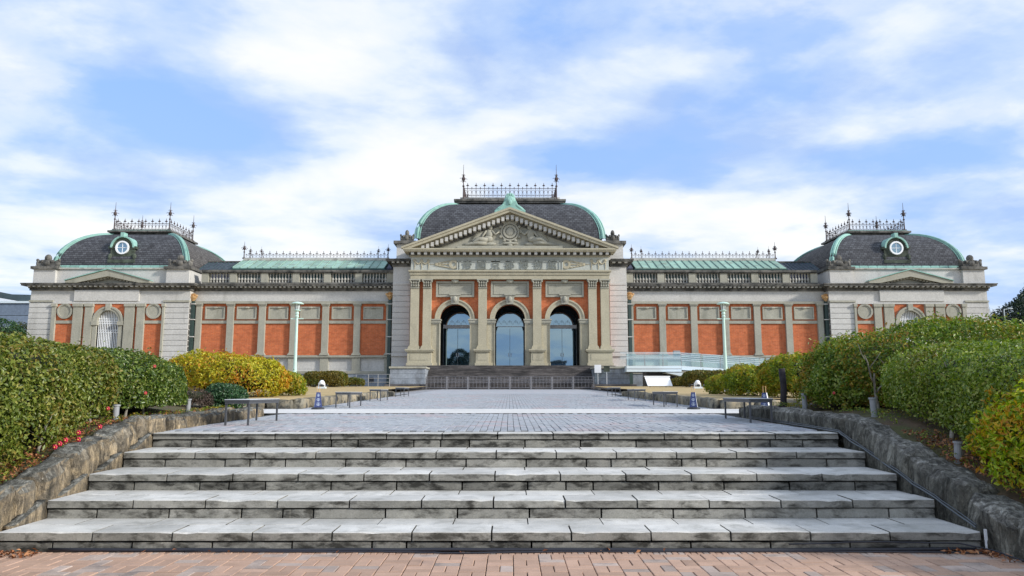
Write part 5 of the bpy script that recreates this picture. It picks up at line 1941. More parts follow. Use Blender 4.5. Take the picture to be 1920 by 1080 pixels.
def bush(name, label, cat, c, h, bot, top, n, size, mat, e=3.0, amp=.07, freq=2.5, depth=.10, seed=0, aspect=.55, skirt=.05, tuft=0.0, trunks=(), group=None, flop=.7, shrink=.84, e2=None, ground=None):
    b0 = bot(c[1]) if callable(bot) else bot
    if ground: b0 = ground(c[1])
    t = thing(name, label, cat, (c[0], c[1], b0), group)
    p, nr = bush_points(n, c, h, bot, top, e, amp, freq, depth, seed, skirt, tuft, e2, ground)
    leaves('foliage', p, nr, size, aspect, mat, t, flop)
    core('light_block_core', c, h, bot, top, e, t, M_CORE, shrink)
    for tr in trunks:
        tk = MB()
        for pts, rad in tr:
            tk.tube(pts, rad, 7)
        tk.build('trunk', M_BARK, t, smooth=True)
    return t


def stem(x, y, z, sx=1, h=.55, lean=.0, k=1.0):
    """a crooked forked grey trunk standing at the foot of a hedge"""
    rr = random.Random(int((x * 7 + y * 13) * 100))
    out = []

    def limb(p, d, L, r_, lev):
        pts = [Vector(p)]
        for i in range(4):
            d = (d + Vector((rr.uniform(-.28, .28), rr.uniform(-.2, .2), rr.uniform(-.08, .12)))).normalized()
            pts.append(pts[-1] + d * L / 4)
        out.append(([tuple(q) for q in pts], [r_ * (1 - .13 * i) for i in range(5)]))
        if lev < 2:
            for sg in (-1, 1):
                nd = (d + Vector((sg * rr.uniform(.4, .8) * sx, rr.uniform(-.2, .3), .25))).normalized()
                limb(tuple(pts[2 + (sg > 0)]), nd, L * .7, r_ * .55, lev + 1)
    limb((x, y, z - .08), Vector((lean * 1.5, .05, 1)), h * .75 + .08, .032 * k, 0)
    return out


gl_ = lambda y: lerp_prof(WALL_L, y) + .00
gr_ = lambda y: lerp_prof(WALL_R, y) + .02
# --- hedges on the brown wall's side
HA = bush('camellia_hedge', 'big trimmed camellia hedge cut off by the picture edge above the brown wall', 'hedge', (-7.35, 6.0), (2.0, 2.85), lambda y: gl_(y) - .75, 2.12,
          80000, .055, L_CAM, ground=gl_, skirt=.03, e=6, amp=.06, depth=.06, seed=1, trunks=[])
HB = bush('camellia_hedge', 'tall olive green camellia hedge with red flowers along its foot', 'hedge', (-7.35, 9.45), (1.98, 1.35), lambda y: gl_(y) - .60, 2.14,
          60000, .055, L_CAM, ground=gl_, skirt=.04, e=5.5, amp=.07, depth=.06, seed=2, trunks=[stem(-5.42, 8.75, gl_(8.8), 1, .26, .03, .7), stem(-5.46, 9.9, gl_(9.9), -1, .22, -.04, .7)])
HC = bush('camellia_hedge', 'rounded dark glossy camellia with bare pale trunk beside the brown shrub', 'hedge', (-7.0, 11.75), (1.62, 1.40), lambda y: gl_(y) - .25, 2.10,
          48000, .056, L_CAMD, ground=gl_, skirt=.12, e=3.2, amp=.07, depth=.06, seed=3, e2=3.4, trunks=[stem(-5.50, 10.5, gl_(10.4), 1, .45, .08, .75), stem(-5.6, 11.0, gl_(11.0), -1, .35, .05, .8), stem(-5.6, 11.6, gl_(11.6), 1, .3, -.05, .7)])
# --- the other side
HD = bush('azalea_hedge', 'tall loose azalea mass with orange tips behind the dark grey wall', 'hedge', (7.25, 12.75), (2.05, 1.55), lambda y: gr_(y) - .45, lambda y: 2.45,
          66000, .066, L_RHODO, ground=gr_, skirt=.06, e=2.7, amp=.14, freq=2.2, depth=.09, seed=4, aspect=.42, tuft=.09, e2=3.0, flop=.9, trunks=[stem(5.55, 11.35, gr_(11.3), -1, .75, .05, .8)])
HE = bush('trimmed_hedge', 'broad trimmed green hedge with twisted grey trunk above the dark grey wall', 'hedge', (7.72, 9.1), (2.42, 2.35), lambda y: gr_(y) - .42, lambda y: 2.00 + .03 * (y - 7),
          92000, .052, L_TRIM, ground=gr_, skirt=.08, e=5, amp=.07, depth=.06, seed=5, trunks=[stem(5.34, 9.2, gr_(9.2), -1, .7, .10, .9), stem(5.42, 9.9, gr_(9.9), 1, .25, -.05, .6)])
HF = bush('yellow_azalea', 'bright yellow and orange azalea leaning over the end of the dark wall', 'bush', (6.42, 7.15), (1.50, 1.7), lambda y: gr_(y) - .45, lambda y: 1.66,
          30000, .075, L_AZ, ground=gr_, skirt=.0, e=2.5, amp=.12, freq=2.8, depth=.10, seed=6, aspect=.34, tuft=.10, flop=1.0, shrink=.74)
HG = bush('back_hedge', 'level dark green hedge row standing behind the broad trimmed hedge', 'hedge', (13.0, 14.0), (4.9, 1.1), 1.2, 2.60,
          36000, .075, L_TRIM, e=4.5, amp=.05, depth=.06, seed=7)
# --- beds by the cross path
bush('brown_shrub', 'leafless brown twiggy shrub beside the dark rounded camellia', 'shrub', (-6.15, 14.35), (.52, .42), 1.14, 1.58, 7000, .05, L_BRN, e=2.4, amp=.05, depth=.12, seed=8, aspect=.12, flop=1.6, shrink=.7)
bush('small_green_shrub', 'small dark green shrub between brown shrub and nearest steel bench', 'shrub', (-5.55, 14.7), (.36, .36), 1.12, 1.66, 5200, .05, L_GRN, e=2.4, amp=.05, depth=.06, seed=9, shrink=.8)
bush('dark_shrub', 'dark upright shrub on thin trunks beside the blackened log post', 'shrub', (5.95, 14.25), (.30, .36), 1.45, 2.22, 6500, .055, L_GRN, e=2.2, amp=.10, depth=.08, seed=10, shrink=.7,
     trunks=[stem(5.8, 14.1, 1.24, 1, .4, .05, .8), stem(6.05, 14.2, 1.24, -1, .4, -.05, .8)])
bush('low_azalea', 'low leafy azalea at the foot of the azalea mass', 'shrub', (5.55, 12.4), (.36, .7), lambda y: gr_(y) - .02, 1.85, 6500, .062, L_TRIM, e=2.3, amp=.09, depth=.07, seed=31, tuft=.05, shrink=.75)
# --- golden bushes on the lawns
bush('golden_azalea', 'large golden and russet azalea mound on the dry lawn', 'bush', (-8.35, 21.8), (1.78, 1.3), lawn_z(21.8) - .05, 2.46, 32000, .085, L_YEL, e=2.6, amp=.11, freq=2.0, depth=.08, seed=12, aspect=.4, tuft=.07)
bush('golden_azalea', 'small yellow green azalea tucked against the russet mound before the lamp post', 'bush', (-6.95, 23.6), (.50, .6), lawn_z(23.6) - .05, 2.14, 8000, .08, L_MIX, e=2.3, amp=.08, depth=.07, seed=13, aspect=.4, tuft=.06)
bush('golden_azalea', 'green and gold azalea behind the log post on the lawn', 'bush', (8.05, 20.6), (1.15, 1.1), lawn_z(20.6) - .05, 2.50, 20000, .085, L_MIX, e=2.5, amp=.11, depth=.08, seed=14, aspect=.4, tuft=.07)
bush('golden_azalea', 'lower green and gold azalea nearer the ramp lamp post', 'bush', (7.55, 23.2), (.85, .9), lawn_z(23.2) - .05, 2.24, 13000, .085, L_MIX, e=2.4, amp=.09, depth=.08, seed=15, aspect=.4, tuft=.06)
bush('golden_azalea', 'smallest azalea of the lawn row with white stones at its foot', 'bush', (7.45, 25.8), (.58, .8), lawn_z(25.8) - .05, 2.10, 8000, .085, L_MIX, e=2.4, amp=.08, depth=.08, seed=16, aspect=.4, tuft=.05)
# --- clipped bronze hedges before the museum
bush('bronze_hedge', 'clipped bronze hedge behind the globe lamp beside the lamp post', 'hedge', (-13.2, 54), (1.45, 1.0), lawn_z(54), 3.02, 9000, .13, L_HEDGEB, e=4, amp=.05, depth=.08, seed=17)
bush('bronze_hedge', 'low bronze hedge strip behind the thin white rail', 'hedge', (-12.2, 58), (1.0, .6), lawn_z(58), 2.62, 3500, .12, L_HEDGEB, e=4, amp=.04, depth=.08, seed=18)
bush('bronze_hedge', 'long clipped bronze hedge below the sloping glass ramp', 'hedge', (13.9, 52), (1.95, 1.0), lawn_z(52), 3.02, 10000, .13, L_HEDGEB, e=4, amp=.06, depth=.08, seed=19)
bush('bronze_hedge', 'little reddish hedge between the white panel board and the dark bin', 'hedge', (13.1, 58), (.75, .6), lawn_z(58), 2.64, 3000, .12, L_HEDGEB, e=3, amp=.05, depth=.08, seed=20)

# red camellias at the hedge foot
M_PETAL = plain_mat('red_camellia_petal', (.50, .02, .06), .45, var=.25, scale=30)
M_STAMEN = plain_mat('yellow_stamen', (.75, .50, .08), .6)


def flower(px, py, Y, parent, r_=.045):
    z = fz(py, Y)
    x = fx(px - 956, Y, py)
    mb = MB()
    for i in range(6):
        a = i * math.pi / 3 + .3
        mb.ell((x + .6 * r_ * math.cos(a) + .01, Y - .01, z + .6 * r_ * math.sin(a)), (r_ * .55, r_ * .4, r_ * .55), 7, 5)
    mb.ell((x + .015, Y - .03, z), (r_ * .28, r_ * .4, r_ * .28), 6, 4, mi=1)
    mb.build('flower', [M_PETAL, M_STAMEN], parent, smooth=True)


for px, py, Y in ((104, 838, 8.62), (113, 832, 8.70), (124, 825, 8.80), (148, 824, 9.02), (148, 811, 8.98), (188, 800, 9.45)):
    flower(px, py, Y, HB, .026)
for px, py, Y in ((290, 687, 11.05), (273, 737, 10.8), (203, 766, 9.7)):
    flower(px, py, Y, HC, .022)
flower(1563, 737, 11.9, HD, .022)

# fallen leaves
def litter(name, boxes, n, size, parent=None):
    pts = []
    for (x0, x1, y0, y1, zf, k) in boxes:
        m_ = int(n * k)
        x = rng.uniform(x0, x1, m_); y = rng.uniform(y0, y1, m_)
        z = np.array([zf(b) for b in y]) + rng.uniform(.004, .03, m_)
        pts.append(np.stack([x, y, z], 1))
    p = np.concatenate(pts)
    return leaves(name, p, np.tile([0, 0, 1.0], (len(p), 1)), size, .5, M_LITTER, parent, .5, fold=.12)


litter('fallen_leaves', [(-5.6, -5.2, 6.6, 10.6, lambda y: gl_(y) - .03, 1.0), (4.9, 5.35, 6.3, 9.5, lambda y: gr_(y) - .03, .7), (-5.8, -5.2, 10.6, 14.5, lambda y: gl_(y) - .03, .25)], 1500, .05)
litter('fallen_leaves', [(-4.85, -4.3, 6.95, 7.22, lambda y: .012, .45), (4.0, 4.42, 7.08, 7.2, lambda y: .012, .2), (4.30, 4.95, 6.75, 7.12, lambda y: .015, .5), (-4.2, 4, 7.12, 7.22, lambda y: .02, .05)], 260, .055)

# low weeds and moss in the beds behind the walls
def weeds(boxes, n):
    pts = []
    for x0, x1, y0, y1, zf, k in boxes:
        m_ = int(n * k)
        cx = rng.uniform(x0, x1, m_ // 9 + 1); cy = rng.uniform(y0, y1, m_ // 9 + 1)
        i = rng.integers(0, len(cx), m_)
        x = cx[i] + rng.normal(0, .035, m_); y = cy[i] + rng.normal(0, .05, m_)
        pts.append(np.stack([x, y, np.array([zf(v) for v in y]) + rng.uniform(-.01, .05, m_)], 1))
    p = np.concatenate(pts)
    return leaves('weeds', p, np.tile([0, 0, 1.0], (len(p), 1)), .035, .4, L_RHODO, None, .9)


weeds([(-5.5, -5.18, 6.5, 14.6, gl_, .45), (4.88, 5.4, 6.3, 14.4, gr_, .55)], 2600)

# ================================================================ FURNITURE
def bench(x, y, label, first=None):
    z = plaza_z(y + .7)
    if first is not None:
        c = copy_tree(first, (x, y, z), label)
        return c
    t = thing('steel_bench', label, 'bench', (x, y, z), 'flat steel benches along the plaza')
    tx = MB()
    tx.cbox(x - .20, x + .20, y - .04, y + 1.52, z + .36, z + .395, .006, 0, 1)
    tx.build('seat', [M_BENCH, M_BENCHTOP], t)
    MB().box(x - .19, x + .19, y - .03, y + .0, z + .325, z + .36).box(x - .19, x + .19, y + 1.48, y + 1.51, z + .325, z + .36).box(x - .19, x - .165, y, y + 1.48, z + .325, z + .36).box(x + .165, x + .19, y, y + 1.48, z + .325, z + .36).build('seat_frame', M_BENCH, t)
    for sx in (-1, 1):
        for yy in (y + .0, y + 1.45):
            MB().box(x + sx * .178 - .014, x + sx * .178 + .014, yy - .014, yy + .014, z - .012, z + .325).build('leg', M_BENCH, t)
    return t


b0 = bench(-4.30, 11.95, 'nearest flat steel bench, in front of the brown rubble wall')
bench(-4.33, 19.6, 'flat steel bench just beyond the navy sign and brown kerb', b0)
bench(-4.60, 25.8, 'third flat steel bench from the brown rubble wall', b0)
bench(-4.75, 32.6, 'farthest flat steel bench along the brown kerb', b0)
bench(4.20, 12.65, 'nearest flat steel bench, in front of the dark grey wall', b0)
bench(4.32, 20.3, 'flat steel bench beside the navy sign on the dark kerb side', b0)
bench(4.52, 26.2, 'third flat steel bench from the dark grey wall', b0)
bench(4.68, 33.2, 'farthest flat steel bench along the dark kerb', b0)


M_SIGNINK = plain_mat('pale_blue_sign_lettering', (.42, .48, .60), .6)


def sign_stand(x, y, label, rot, z=None):
    z = plaza_z(y) + .006 if z is None else z
    t = thing('sign_stand', label, 'sign', (x, y, z), 'navy sign stands by the cross path')
    MB().lathe(x, y, [(.16, z), (.16, z + .03), (.12, z + .05)], 14).build('base', M_BLACK, t)
    pb = MB()
    a, c = .095, .048
    h = .36
    vs = [(-a, -a), (a, -a), (a, a), (-a, a)]
    vt = [(-c, -c), (c, -c), (c, c), (-c, c)]
    R_ = lambda p, zz: (x + p[0] * math.cos(rot) - p[1] * math.sin(rot), y + p[0] * math.sin(rot) + p[1] * math.cos(rot), zz)
    for i in range(4):
        j = (i + 1) % 4
        pb.quad(R_(vs[i], z + .05), R_(vs[j], z + .05), R_(vt[j], z + .05 + h), R_(vt[i], z + .05 + h), mi=(0 if i == 0 else 1))
    pb.quad(*[R_(p, z + .05 + h) for p in vt], mi=0)
    pb.quad(*[R_(p, z + .05) for p in vs], mi=0)
    pb.build('sign_body', [M_NAVY, M_WHITE], t)
    # pale characters running down the navy face
    ch = MB()

    def onface(u, v_, pr=.004):
        k = v_
        wd_ = a + (c - a) * k
        dpt = -(a + (c - a) * k) - pr
        return R_((u * wd_, dpt), z + .05 + h * k)
    strokes = []
    for cy_, sc_ in ((.80, .10), (.50, .11), (.20, .12)):
        strokes += [(-.45, cy_ + sc_ * .7, .45, cy_ + sc_ * .7), (-.6, cy_, .6, cy_), (-.4, cy_ - sc_ * .6, .4, cy_ - sc_ * .6), (0, cy_ - sc_, 0, cy_ + sc_)]
    for u0, v0, u1, v1 in strokes:
        if u0 == u1:
            ch.quad(onface(u0 - .07, v0), onface(u0 + .07, v0), onface(u0 + .07, v1), onface(u0 - .07, v1))
        else:
            ch.quad(onface(u0, v0 - .014), onface(u1, v0 - .014), onface(u1, v0 + .014), onface(u0, v0 + .014))
    ch.build('lettering', M_SIGNINK, t)
    MB().tube([(x - .03, y, z + .40), (x - .03, y, z + .56), (x + .03, y, z + .56), (x + .03, y, z + .40)], .008, 5).build('handle', M_GOLD, t)
    return t


sign_stand(-4.68, 18.45, 'navy tapered sign stand with pale characters before the brown kerb', .28)
sign_stand(4.50, 18.5, 'navy tapered sign stand with pale characters before the dark kerb', -.28)
sign_stand(5.95, 17.6, 'navy sign stand half hidden behind the nearest dark side bench', -.5, plaza_z(17.6) + .01)


def lamp_post(x, y, label, first=None):
    z = lawn_z(y) - .1
    if first is not None:
        return copy_tree(first, (x, y, z), label)
    t = thing('lamp_post', label, 'lamp post', (x, y, z), 'pale green lamp posts before the museum wings')
    H = fz(566, y) - z
    MB().lathe(x, y, [(.34, z), (.34, z + .75), (.30, z + .80), (.30, z + .86), (.20, z + .95), (.16, z + 1.2), (.145, z + 1.6)], 14).build('pedestal', M_LAMPGREEN, t, smooth=False)
    sh = MB().lathe(x, y, [(.135, z + 1.6), (.12, z + 3), (.10, z + H * .82)], 12)
    sh.lathe(x, y, [(.13, z + H * .815), (.15, z + H * .83), (.11, z + H * .845), (.16, z + H * .86), (.10, z + H * .885)], 12)
    sh.build('shaft', M_LAMPGREEN, t)
    MB().box(x - .44, x + .44, y - .03, y + .03, z + H * .795, z + H * .808).ell((x - .45, y, z + H * .80), (.05, .05, .05), 6, 4).ell((x + .45, y, z + H * .80), (.05, .05, .05), 6, 4).build('cross_bar', M_LAMPGREEN, t)
    MB().lathe(x, y, [(.10, z + H * .885), (.24, z + H * .893), (.26, z + H * .90), (.16, z + H * .908)], 14).build('collar', M_LAMPGREEN, t)
    MB().lathe(x, y, [(.15, z + H * .908), (.21, z + H * .975)], 14).build('lamp_glass', M_MILKY, t)
    ms_ = MB()
    for i in range(6):
        a = i * math.pi / 3
        ms_.tube([(x + .165 * math.cos(a), y + .165 * math.sin(a), z + H * .905), (x + .225 * math.cos(a), y + .225 * math.sin(a), z + H * .975)], .012, 4)
    ms_.build('lamp_frame', M_BENCH, t)
    MB().lathe(x, y, [(.46, z + H * .972), (.47, z + H * .98), (.34, z + H * .992), (.12, z + H)], 16).build('lamp_hood', M_LAMPGREEN, t)
    return t


LP = lamp_post(fx(557 - 956, 57), 57, 'pale green lamp post rising behind the golden azalea mound')
lamp_post(fx(1357 - 956, 57), 57, 'pale green lamp post standing in front of the glass ramp', LP)


def globe(x, y, label, first=None):
    z = lawn_z(y)
    if first is not None:
        return copy_tree(first, (x, y, z), label)
    t = thing('globe_floodlight', label, 'floodlight', (x, y, z), 'white globe floodlights on the lawn')
    MB().box(x - .24, x + .24, y - .18, y + .18, z, z + .10).build('base', M_PALEBLUE, t)
    MB().box(x - .20, x - .16, y - .04, y + .04, z + .10, z + .34).box(x + .15, x + .19, y - .04, y + .04, z + .10, z + .30).build('bracket', M_WHITE, t)
    MB().ell((x, y, z + .31), (.16, .16, .18), 16, 12).build('globe', M_WHITE, t, smooth=True)
    MB().ell((x + .02, y - .08, z + .20), (.11, .11, .07), 12, 8).build('lens', M_BLACK, t, smooth=True)
    return t


G0 = globe(fx(608 - 956, 44), 44, 'white globe floodlight in front of the clipped bronze hedge by the lamp post')
globe(fx(1304 - 956, 44), 44, 'white globe floodlight in front of the long bronze hedge below the ramp', G0)

for x_, y_, lab in ((fx(630 - 956, 56), 56, 'dark upright bin beside the low bronze hedge strip'), (fx(1284 - 956, 56), 56, 'dark upright bin below the glass ramp')):
    z = lawn_z(y_)
    t = thing('dark_bin', lab, 'bin', (x_, y_, z), 'dark bins before the museum')
    MB().cbox(x_ - .28, x_ + .28, y_ - .28, y_ + .28, z, z + .88, .05).build('body', plain_mat('navy_bin', (.012, .016, .03), .5), t)
    MB().box(x_ - .30, x_ + .30, y_ - .30, y_ + .30, z + .80, z + .84).build('lid_rim', M_BLACK, t)

# white panel board leaning on its stand
x_, y_ = fx(1231 - 956, 52), 52
z = lawn_z(52)
t = thing('panel_board', 'wide white slanting panel board on the lawn below the ramp', 'board', (x_, y_, z))
q = MB()
q.quad((x_ - .78, y_ - .35, z + .10), (x_ + .92, y_ - .35, z + .10), (x_ + .80, y_ + .05, z + .72), (x_ - .92, y_ + .05, z + .72))
q.quad((x_ - .78, y_ - .30, z + .07), (x_ + .92, y_ - .30, z + .07), (x_ + .80, y_ + .10, z + .69), (x_ - .92, y_ + .10, z + .69))
q.build('panel', M_WHITE, t)
q = MB()
q.box(x_ - .95, x_ + .84, y_ + .0, y_ + .12, z + .70, z + .78)
q.build('top_rail', M_WHITE, t)
q = MB()
for dx in (-.55, .55):
    q.tube([(x_ + dx, y_ + .1, z), (x_ + dx, y_ + .08, z + .7)], .03, 5)
q.build('support', M_GREYPLASTIC, t)
q = MB()
for k_ in range(6):
    q.quad((x_ - .55, y_ - .27 + .05 * k_, z + .19 + .085 * k_), (x_ + .6, y_ - .27 + .05 * k_, z + .19 + .085 * k_), (x_ + .6, y_ - .262 + .05 * k_, z + .205 + .085 * k_), (x_ - .55, y_ - .262 + .05 * k_, z + .205 + .085 * k_))
q.build('printed_lines', plain_mat('grey_print', (.5, .5, .5), .6), t)

# notice boards standing by the podium
for px, col_m, lab, w_, p0, p1 in ((1119.5, M_WHITE, 'white notice on a thin stand before the podium', .27, 684, 699), (1136, M_DORMER, 'small dark green notice beside the white one', .24, 686, 697)):
    y_ = 61.0
    x_ = fx(px - 956, y_)
    z = plaza_z(61)
    t = thing('notice_stand', lab, 'sign', (x_, y_, z))
    MB().box(x_ - w_, x_ + w_, y_ - .03, y_, fz(p1, y_), fz(p0, y_)).build('board', col_m, t)
    MB().tube([(x_, y_ + .02, z), (x_, y_ + .02, fz(p1, y_) + .1)], .02, 5).build('post', M_WHITE, t)
    MB().lathe(x_, y_ + .02, [(.22, z), (.2, z + .03)], 10).build('foot', M_GREYPLASTIC, t)

# iron fence panels across the front steps
M_FENCE = plain_mat('worn_silver_fence', (.17, .17, .185), .5, .3, .5, .3)
wf = fx(312, 60.8) / 8
fence0 = None
ORD = ['first', 'second', 'third', 'fourth', 'fifth', 'sixth', 'seventh', 'last, eighth']
for i in range(8):
    xa_ = fx(-156, 60.8) + i * wf
    if fence0 is None:
        z = plaza_z(60.8)
        fence0 = thing('fence_panel', 'worn scrolled metal fence panel across the front steps, farthest from the notices', 'fence', (xa_, 60.8, z), 'fence panels across the front steps')
        h_ = 1.02
        for sx in (0.03, wf - .03):
            MB().tube([(xa_ + sx, 60.8, z), (xa_ + sx, 60.8, z + h_)], .035, 6).build('post', M_FENCE, fence0)
        q = MB()
        for f in (.12, .50, .78, .97):
            q.tube([(xa_, 60.8, z + h_ * f), (xa_ + wf, 60.8, z + h_ * f)], .018, 4)
        q.build('rail', M_FENCE, fence0)
        q = MB()
        nbar = 6
        for k_ in range(nbar):
            xx_ = xa_ + (k_ + .5) * wf / nbar
            q.tube([(xx_, 60.8, z + .1), (xx_, 60.8, z + h_ * .97)], .013, 4)
            q.ring(xx_, z + h_ * .64, .09, .115, 60.79, 60.81, 0, 2 * math.pi, 8)
        q.build('scrollwork', M_FENCE, fence0)
        MB().box(xa_ + .0, xa_ + .06, 60.55, 61.05, z, z + .03).box(xa_ + wf - .06, xa_ + wf, 60.55, 61.05, z, z + .03).build('foot', M_FENCE, fence0)
    else:
        copy_tree(fence0, (xa_, 60.8, plaza_z(60.8)), 'worn scrolled metal fence panel, %s counted from the panel farthest from the notices' % ORD[i])

# thin white rail by the podium
x0_, x1_ = fx(671 - 956, 58), fx(733 - 956, 58)
z = lawn_z(57)
t = thing('white_rail', 'thin pale metal rail between low hedge strip and the podium', 'railing', ((x0_ + x1_) / 2, 58, z))
for xx_ in (x0_, x0_ + .95, (x0_ + x1_) / 2 + .4, x1_):
    MB().tube([(xx_, 58, z - .3), (xx_, 58, z + .95)], .03, 5).build('post', M_GREYPLASTIC, t)
for f in (.35, .65, .95):
    MB().tube([(x0_, 58, z + f), (x1_, 58, z + f)], .02, 4).build('rail', M_GREYPLASTIC, t)

# ---------- glass sided ramp
ry = 60.5
xa_, xb_ = fx(219, ry, 690), fx(322, ry, 690)
xe_ = fx(322, ry, 690) + 19
zf_ = fz(697, ry); zt_ = fz(686, ry)
dz_ = (xe_ - xb_) / 15
RP = thing('glass_ramp', 'pale steel access ramp with clear glass sides before the museum wing', 'ramp', ((xa_ + xb_) / 2, ry, lawn_z(60)))
MB().box(xa_, xb_, ry, ry + 4.2, zf_, zt_).build('landing', M_PALEBLUE, RP)
MB().box(xa_, xb_, ry - .02, ry, zf_ + .22, zf_ + .26).build('fascia_joint', M_GREYPLASTIC, RP)
q = MB()
q.prism([(xb_ + .01, zf_ + .15), (xb_ + .01, zt_), (xe_, zt_ - dz_), (xe_, zf_ + .15 - dz_)], ry + .0, ry + 1.9)
q.build('sloping_deck', M_PALEBLUE, RP)
q = MB()
q.prism([(xb_ - 1.6, zf_ - .1), (xb_ + 3.8, zf_ - .1), (xb_ + 3.4, zf_ - .42), (xb_ - .2, zf_ - .42)], ry - 1.4, ry - .05)
q.build('turning_deck', M_PALEBLUE, RP)
MB().box(xa_ + 1.8, xa_ + 3.2, ry + 1, ry + 3, lawn_z(60) - .2, zf_).box(xb_ - 1.0, xb_ + .4, ry + 1, ry + 3, lawn_z(60) - .2, zf_).build('pier', M_BLACK, RP)
hgl = fz(657, ry) - zt_
xs_ = [xa_ + (xb_ - xa_) * i / 3 for i in range(4)]
for a_, b_ in zip(xs_, xs_[1:]):
    MB().box(a_ + .03, b_ - .03, ry + .02, ry + .04, zt_ + .02, zt_ + hgl * .8).build('glass_panel', M_CLEAR, RP)
n_ = 12
for i in range(n_):
    a_, b_ = xb_ + (xe_ - xb_) * i / n_, xb_ + (xe_ - xb_) * (i + 1) / n_
    q = MB()
    z0_, z1_ = zt_ - dz_ * i / n_, zt_ - dz_ * (i + 1) / n_
    q.prism([(a_ + .03, z0_ + .02), (b_ - .03, z1_ + .02), (b_ - .03, z1_ + 1.05), (a_ + .03, z0_ + 1.05)], ry + .02, ry + .04)
    q.build('glass_panel', M_CLEAR, RP)
    if i == 0:
        continue
for f in (.56, .66, .78, .98, 1.08):
    MB().tube([(xa_ - .5, ry - .02, zt_ + f * hgl * .80), (xb_, ry - .02, zt_ + f * hgl * .80)], .022, 5).build('handrail', M_PALEBLUE, RP)
for f in (.45, .6, .75, .9, 1.05):
    MB().tube([(xb_, ry - .02, zt_ + f), (xe_, ry - .02, zt_ + f - dz_)], .020, 5).build('handrail', M_PALEBLUE, RP)
for xx_ in xs_:
    MB().box(xx_ - .03, xx_ + .03, ry - .01, ry + .06, zt_, zt_ + hgl * .86).build('post', M_GREYPLASTIC, RP)
for i in range(1, n_ + 1, 2):
    xx_ = xb_ + (xe_ - xb_) * i / n_
    z0_ = zt_ - dz_ * i / n_
    MB().box(xx_ - .03, xx_ + .03, ry - .01, ry + .06, z0_, z0_ + 1.1).build('post', M_GREYPLASTIC, RP)
MB().box(xb_ - .55, xb_ - .05, ry + .1, ry + .5, zt_ + hgl * .55, zt_ + hgl * 1.0).build('switch_box', M_GREYPLASTIC, RP)

# ---------- cylinders of the path lights
def ground_light(x, y, z, label, first=None, r_=.045, h_=.22, lean=0):
    if first is not None:
        o = copy_tree(first, (x, y, z), label)
        o.rotation_euler = (0, lean, 0)
        return o
    t = thing('ground_light', label, 'garden light', (x, y, z), 'grey tube lights along the rubble walls')
    MB().lathe(x, y, [(r_ * .9, z - .05), (r_ * .9, z + h_ * .9), (r_ * 1.15, z + h_ * .9), (r_ * 1.15, z + h_)], 14).build('tube', M_GREYPLASTIC, t, smooth=False)
    MB().lathe(x, y, [(r_ * .9, z + h_ - .002), (r_ * .9, z + h_ + .006)], 12).build('lens', M_BLACK, t)
    return t


g0 = ground_light(-5.38, 10.35, gl_(10.35) - .03, 'grey tube light under the bare pale camellia trunk', lean=0)
ground_light(-5.42, 12.75, gl_(12.75) - .02, 'grey tube light at the end of the dark glossy camellia', g0)
ground_light(5.03, 8.55, gr_(8.55) - .06, 'grey tube light nearest the yellow azalea', g0, lean=.06)
ground_light(5.06, 10.5, gr_(11.0) - .02, 'grey tube light on the dark wall where it bends down', g0, lean=-.05)
ground_light(5.0, 12.8, gr_(13.3) - .0, 'grey tube light near the blackened log post', g0)
# blackened log standing in the bed
t = thing('log_post', 'blackened weathered log standing upright beside the dark shrub', 'log post', (5.25, 14.45, 1.2))
MB().tube([(5.25, 14.45, 1.15), (5.24, 14.45, 1.3), (5.26, 14.45, 1.6), (5.24, 14.46, 1.95)], [.085, .06, .058, .062], 9).build('log', M_LOG, t, smooth=True)
MB().tube([(5.25, 14.45, 1.3), (5.14, 14.42, 1.2)], [.045, .03], 6).tube([(5.25, 14.45, 1.3), (5.37, 14.42, 1.2)], [.045, .03], 6).build('root', M_LOG, t, smooth=True)
# stones and small white rocks by the lawn bushes
for i, (px, py, Y, r_) in enumerate(((1363, 731, 24.5, .09), (1404, 735, 22.5, .06))):
    t = MB().ell((fx(px - 956, Y, py), Y, fz(py, Y)), (r_, r_, r_ * .9), 9, 6).build('white_rock', M_WHITE, None, smooth=True, label=('larger', 'smaller')[i] + ' pale rock at the foot of the lawn azaleas', cat='rock')

# ---------- cables
def cable(pts, r_, label, m, n=4):
    P_ = []
    for a, b in zip(pts, pts[1:]):
        for k_ in range(n):
            f = k_ / n
            P_.append(tuple(a[i] + (b[i] - a[i]) * f for i in range(3)))
    P_.append(pts[-1])
    q = [(x + random.uniform(-.006, .006), y + random.uniform(-.008, .008), z + random.uniform(0, .004)) for x, y, z in P_]
    return MB().tube(q, r_, 6).build('cable', m, None, smooth=True, label=label, cat='cable')


cable([(-4.3, 7.235, .03), (-2, 7.23, .025), (0, 7.235, .028), (2, 7.232, .025), (4.35, 7.235, .03)], .018, 'thick dark cable lying along the foot of the bottom step', M_BLACKCABLE, 8)
cable([(-3.0, 7.20, .022), (-1.2, 7.19, .02), (-.4, 7.12, .02), (.5, 7.2, .02), (2.6, 7.2, .02), (4.5, 7.12, .02), (5.0, 6.6, .02)], .008, 'thin dark cable wandering over the edge bricks', M_BLACKCABLE, 8)
cable([(2.6, 7.22, .08), (3.4, 7.22, .10), (4.2, 7.22, .085), (4.42, 7.1, .05), (4.46, 6.4, .03)], .007, 'thin wire sagging against the bottom step near the dark wall', M_BLACKCABLE, 6)
pw_ = [(4.41, 7.3, .215)]
for k in range(1, 5):
    pw_.append((4.44 + .012 * (k % 2), YS + k * TREAD - .30, RISE * k + .105))
    pw_.append((4.43, YS + k * TREAD + .01, RISE * (k + 1) + .015))
pw_ += [(4.42, 11.5, plaza_z(11.5) + .02), (4.43, 14, plaza_z(14) + .02)]
